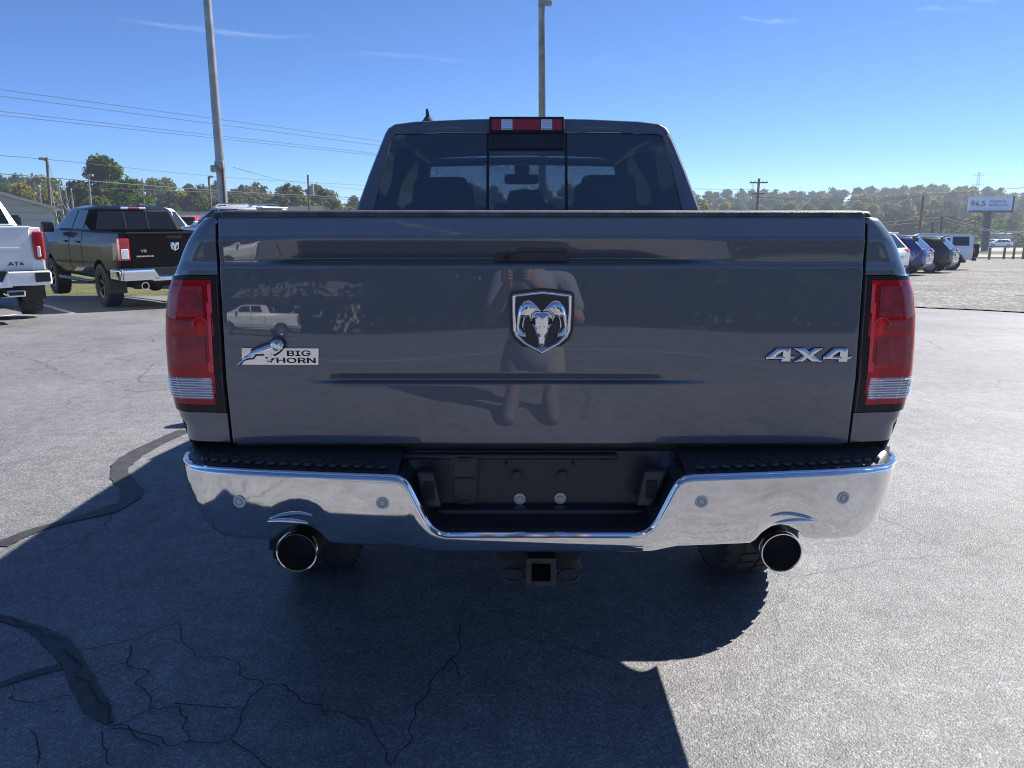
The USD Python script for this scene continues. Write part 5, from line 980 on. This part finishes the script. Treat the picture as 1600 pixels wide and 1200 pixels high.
line(1085, 1680, 17, rt, 395, [0, 2, 4, 0, 1], 3, 15); line(1085, 1680, 19, lambda x: rt(x) + 9, 330, [0, 1, 3, 2, 4], 4, 15); line(1085, 1680, 23, lambda x: rt(x) + 22, 262, [1, 0, 2, 3, 0], 5, 12); line(1085, 1680, 28, lambda x: rt(x) + 40, 205, [2, 0, 1, 0, 4], 6, 8)
plant(6, 1432, 338, 196); plant(6, 1408, 344, 198)
# the big tree and its neighbours at the left
p = W(152, 244, 112); zt0 = float(terr(p[0], 112)); tree('tall broad grey green tree rising above the wood at the left', 'leaf_green', 31, (p[0], 112, zt0), p[2] - zt0, 5.2, 5200, .12, .30)
p = W(205, 282, 108); zt0 = float(terr(p[0], 108)); tree('lower tree leaning on the right of the tall broad tree', 'leaf_green', 33, (p[0], 108, zt0), p[2] - zt0, 4.0, 2600, .12, .28)
p = W(150, 308, 100); zt0 = float(terr(p[0], 100)); tree('olive bush tree in front of the tall broad tree', 'leaf_olive', 34, (p[0], 100, zt0), p[2] - zt0, 3.4, 2200, .1, .26)
for k, (px, pyt) in enumerate(((84, 292), (93, 290), (100, 293), (106, 296))):
    p = W(px, pyt, 92); zt0 = float(terr(p[0], 92)); t = thing('bare_tree', 'pale bare trunk in the cluster left of the tall broad tree', 'tree', (p[0], 92, zt0), group='pale bare trunks left of the tall broad tree'); h_ = p[2] - zt0
    obj('trunk', cat_([tube([(0, 0, -.3), (.15 * (k - 1), 0, h_ * .5), (.25 * (k - 1.5), 0, h_)], [.2, .15, .06], 7)] + [tube([(.15 * (k - 1) * j / 4, 0, h_ * (.35 + .1 * j)), (.6 * (-1) ** j, .2, h_ * (.5 + .1 * j))], [.06, .02], 5) for j in range(5)]), M['pale_bark'], t, True)
for k, (px, pyt) in enumerate(((449, 284), (465, 286), (503, 293))):
    p = W(px, pyt, 135); zt0 = float(terr(p[0], 135)); tree(['thin half bare tree left of the transformer pole', 'thin half bare tree touching the transformer pole', 'thin half bare tree above the house roof'][k], 'leaf_olive', 60 + k, (p[0], 135, zt0), p[2] - zt0, 2.2, 700, .35, .26, 'pale_bark', True)
# undergrowth and wood that reads as one mass
us = []
def bush(x, y, r, n, seed): 
    z = float(terr(x, y)); rr = np.random.RandomState(seed); c_ = [(x + rr.uniform(-1, 1) * r, y + rr.uniform(-1, 1) * r, z + rr.uniform(.2, .9) * r) for _ in range(5)]; return leaf_cloud(c_, [r * .8] * 5, n, .38, seed, .9)
for k in range(330):
    x = NR.uniform(-175, 290); Y = NR.choice([160, 175, 190, 205, 225, 250, 290, 340]) + NR.uniform(-6, 6)
    us.append(bush(x, Y, NR.uniform(1.6, 3.4), 230, 900 + k))
for k in range(60): us.append(bush(-90 + 3.1 * k, -66 + NR.uniform(-3, 2), NR.uniform(2.2, 3.6), 230, 1500 + k))
obj('undergrowth', cat_(us), M['leaf_dark'], None, False, 'low bushes and brush under the wooded skyline', 'undergrowth', kind='stuff')
for k in range(46):
    x = -88 + 3.9 * k + NR.uniform(-1.5, 1.5); Y = -74 - (k % 2) * 9 + NR.uniform(-3, 3); kk = [0, 2, 0, 5][k % 4]; h_ = NR.uniform(11, 16) + 3 * (k % 2) - (5 if -60 < x < -46 else 0); kd = kinds[kk]; lab = 'tree seen only as a dark reflection in the grey tailgate'
    s = h_ / kd[3]; w_ = s * 1.25; copy(protos[kk], lab, (x, Y, float(terr(x, Y)) - 1.0), NR.uniform(0, 6), (w_, w_, s), 'trees mirrored in the tailgate')
# ================================================================ the photographer, mirrored in the tailgate
def person():
    t = thing('person', 'person in a grey shirt and khaki shorts holding up a phone, mirrored in the tailgate', 'person', (.12, -.36, 0))
    def chain(js):
        ms = []
        for (a_, ra_), (b_, rb_) in zip(js[:-1], js[1:]): ms.append(m3.Manifold.batch_hull([m3.Manifold.sphere(ra_, 16).translate(a_), m3.Manifold.sphere(rb_, 16).translate(b_)]))
        return ms
    skin_ = []
    for s in (1, -1):
        skin_ += chain([((s * .10, 0, .92), .085), ((s * .12, .02, .50), .055), ((s * .12, -.02, .12), .04)]); skin_ += chain([((s * .12, -.03, .06), .045), ((s * .13, .14, .035), .035)])
        skin_ += chain([((s * .19, 0, 1.42), .055), ((s * .27, .08, 1.18), .042), ((s * .08 - .08, .27, 1.38), .03)])
        hx = s * .065 - .10
        skin_ += chain([((s * .08 - .08, .27, 1.38), .03), ((hx, .29, 1.42), .034), ((hx, .29, 1.46), .03)])
        for k in range(4): skin_ += chain([((hx + .0, .30 - .012, 1.415 + .018 * k), .010), ((hx - s * .012, .325, 1.415 + .018 * k), .009), ((hx - s * .03, .322, 1.415 + .017 * k), .008)])
        skin_ += chain([((hx, .275, 1.44), .011), ((hx - s * .03, .268, 1.455), .009)])
    skin_ += chain([((0, 0, .95), .14), ((0, 0, 1.15), .135), ((0, 0, 1.36), .14)]) + [m3.Manifold.batch_hull([m3.Manifold.sphere(.06, 16).translate((x, 0, 1.42)) for x in (-.17, .17)])] + chain([((0, -.01, 1.42), .06), ((0, .0, 1.56), .055)])
    hd_ = m3.Manifold.sphere(1, 24).scale((.075, .095, .115)).translate((0, .02, 1.67)); jaw = m3.Manifold.sphere(.05, 16).translate((0, .055, 1.60)); nose = m3.Manifold.batch_hull([m3.Manifold.sphere(.010, 8).translate((0, .115, 1.68)), m3.Manifold.sphere(.016, 8).translate((0, .128, 1.645))]); ears = [m3.Manifold.sphere(1, 12).scale((.012, .025, .033)).translate((s * .077, .01, 1.66)) for s in (1, -1)]
    b_ = m3.Manifold.batch_boolean(skin_ + [hd_, jaw, nose] + ears, m3.OpType.Add).refine_to_length(.02); q = tm(b_); q = trimesh.Trimesh(q.vertices, q.faces); trimesh.smoothing.filter_taubin(q, iterations=8)
    body_ = obj('body', q, M['skin'], t, True)
    for s in (1, -1): obj('eye', m3.Manifold.sphere(.011, 12).translate((s * .03, .104, 1.685)), M['seam'], body_, True)
    obj('mouth', rbox(-.022, .022, .098, .106, 1.607, 1.612, .002), M['red_paint'], body_); obj('hair', (m3.Manifold.sphere(1, 24).scale((.083, .103, .122)).translate((0, .012, 1.678)) - m3.Manifold.cube((.4, .4, .4)).translate((-.2, .045, 1.36)) - m3.Manifold.cube((.4, .4, .16)).translate((-.2, .03, 1.55))), M['board_dark'], t, 30)
    sh = m3.Manifold.batch_boolean(chain([((0, 0, .97), .165), ((0, 0, 1.15), .155), ((0, 0, 1.36), .155)]) + [m3.Manifold.batch_hull([m3.Manifold.sphere(.075, 16).translate((x, 0, 1.415)) for x in (-.17, .17)])] + sum([chain([((s * .19, 0, 1.41), .075), ((s * .245, .05, 1.26), .065)]) for s in (1, -1)], []), m3.OpType.Add).refine_to_length(.03); q = tm(sh); q = trimesh.Trimesh(q.vertices, q.faces); trimesh.smoothing.filter_taubin(q, iterations=6); obj('shirt', q, M['shirt'], t, True)
    so = m3.Manifold.batch_boolean(sum([chain([((s * .085, 0, .93), .115), ((s * .115, .01, .56), .095)]) for s in (1, -1)], []) + chain([((-.06, 0, .98), .13), ((.06, 0, .98), .13)]), m3.OpType.Add).refine_to_length(.03); q = tm(so); q = trimesh.Trimesh(q.vertices, q.faces); trimesh.smoothing.filter_taubin(q, iterations=6); obj('shorts', q, M['khaki'], t, True)
    for s in (1, -1): obj('shoe', m3.Manifold.batch_hull([m3.Manifold.sphere(.052, 12).translate((s * .12, -.05, .05)), m3.Manifold.sphere(.042, 12).translate((s * .135, .17, .042)), m3.Manifold.sphere(.05, 12).translate((s * .12, -.02, .10))]), M['shoe'], t, True)
    obj('phone', rbox(-.155, -.05, .285, .293, 1.40, 1.475, .003), M['seam'], t)
M['skin'] = pm('skin', (0.36, 0.19, 0.14), 0.5); M['shirt'] = pm('white_shirt', (0.26, 0.27, 0.33), 0.85); M['khaki'] = pm('khaki_cloth', (0.3, 0.275, 0.225), 0.85); M['shoe'] = pm('shoe_grey', (0.16, 0.16, 0.17), 0.7)
person()

# ================================================================ air
air = usdkit.material(stage, '/World/Looks/pale_air', {'v': ('principled_volume', {'color': (0.80, 0.88, 1.0), 'density': 0.00055, 'anisotropy': 0.3})}, [], volume='v.volume')
hz = obj('haze', box(-940, 940, -430, 1540, -6, 34), air, None, False, 'thin pale haze softening the far wood', 'haze', kind='stuff')
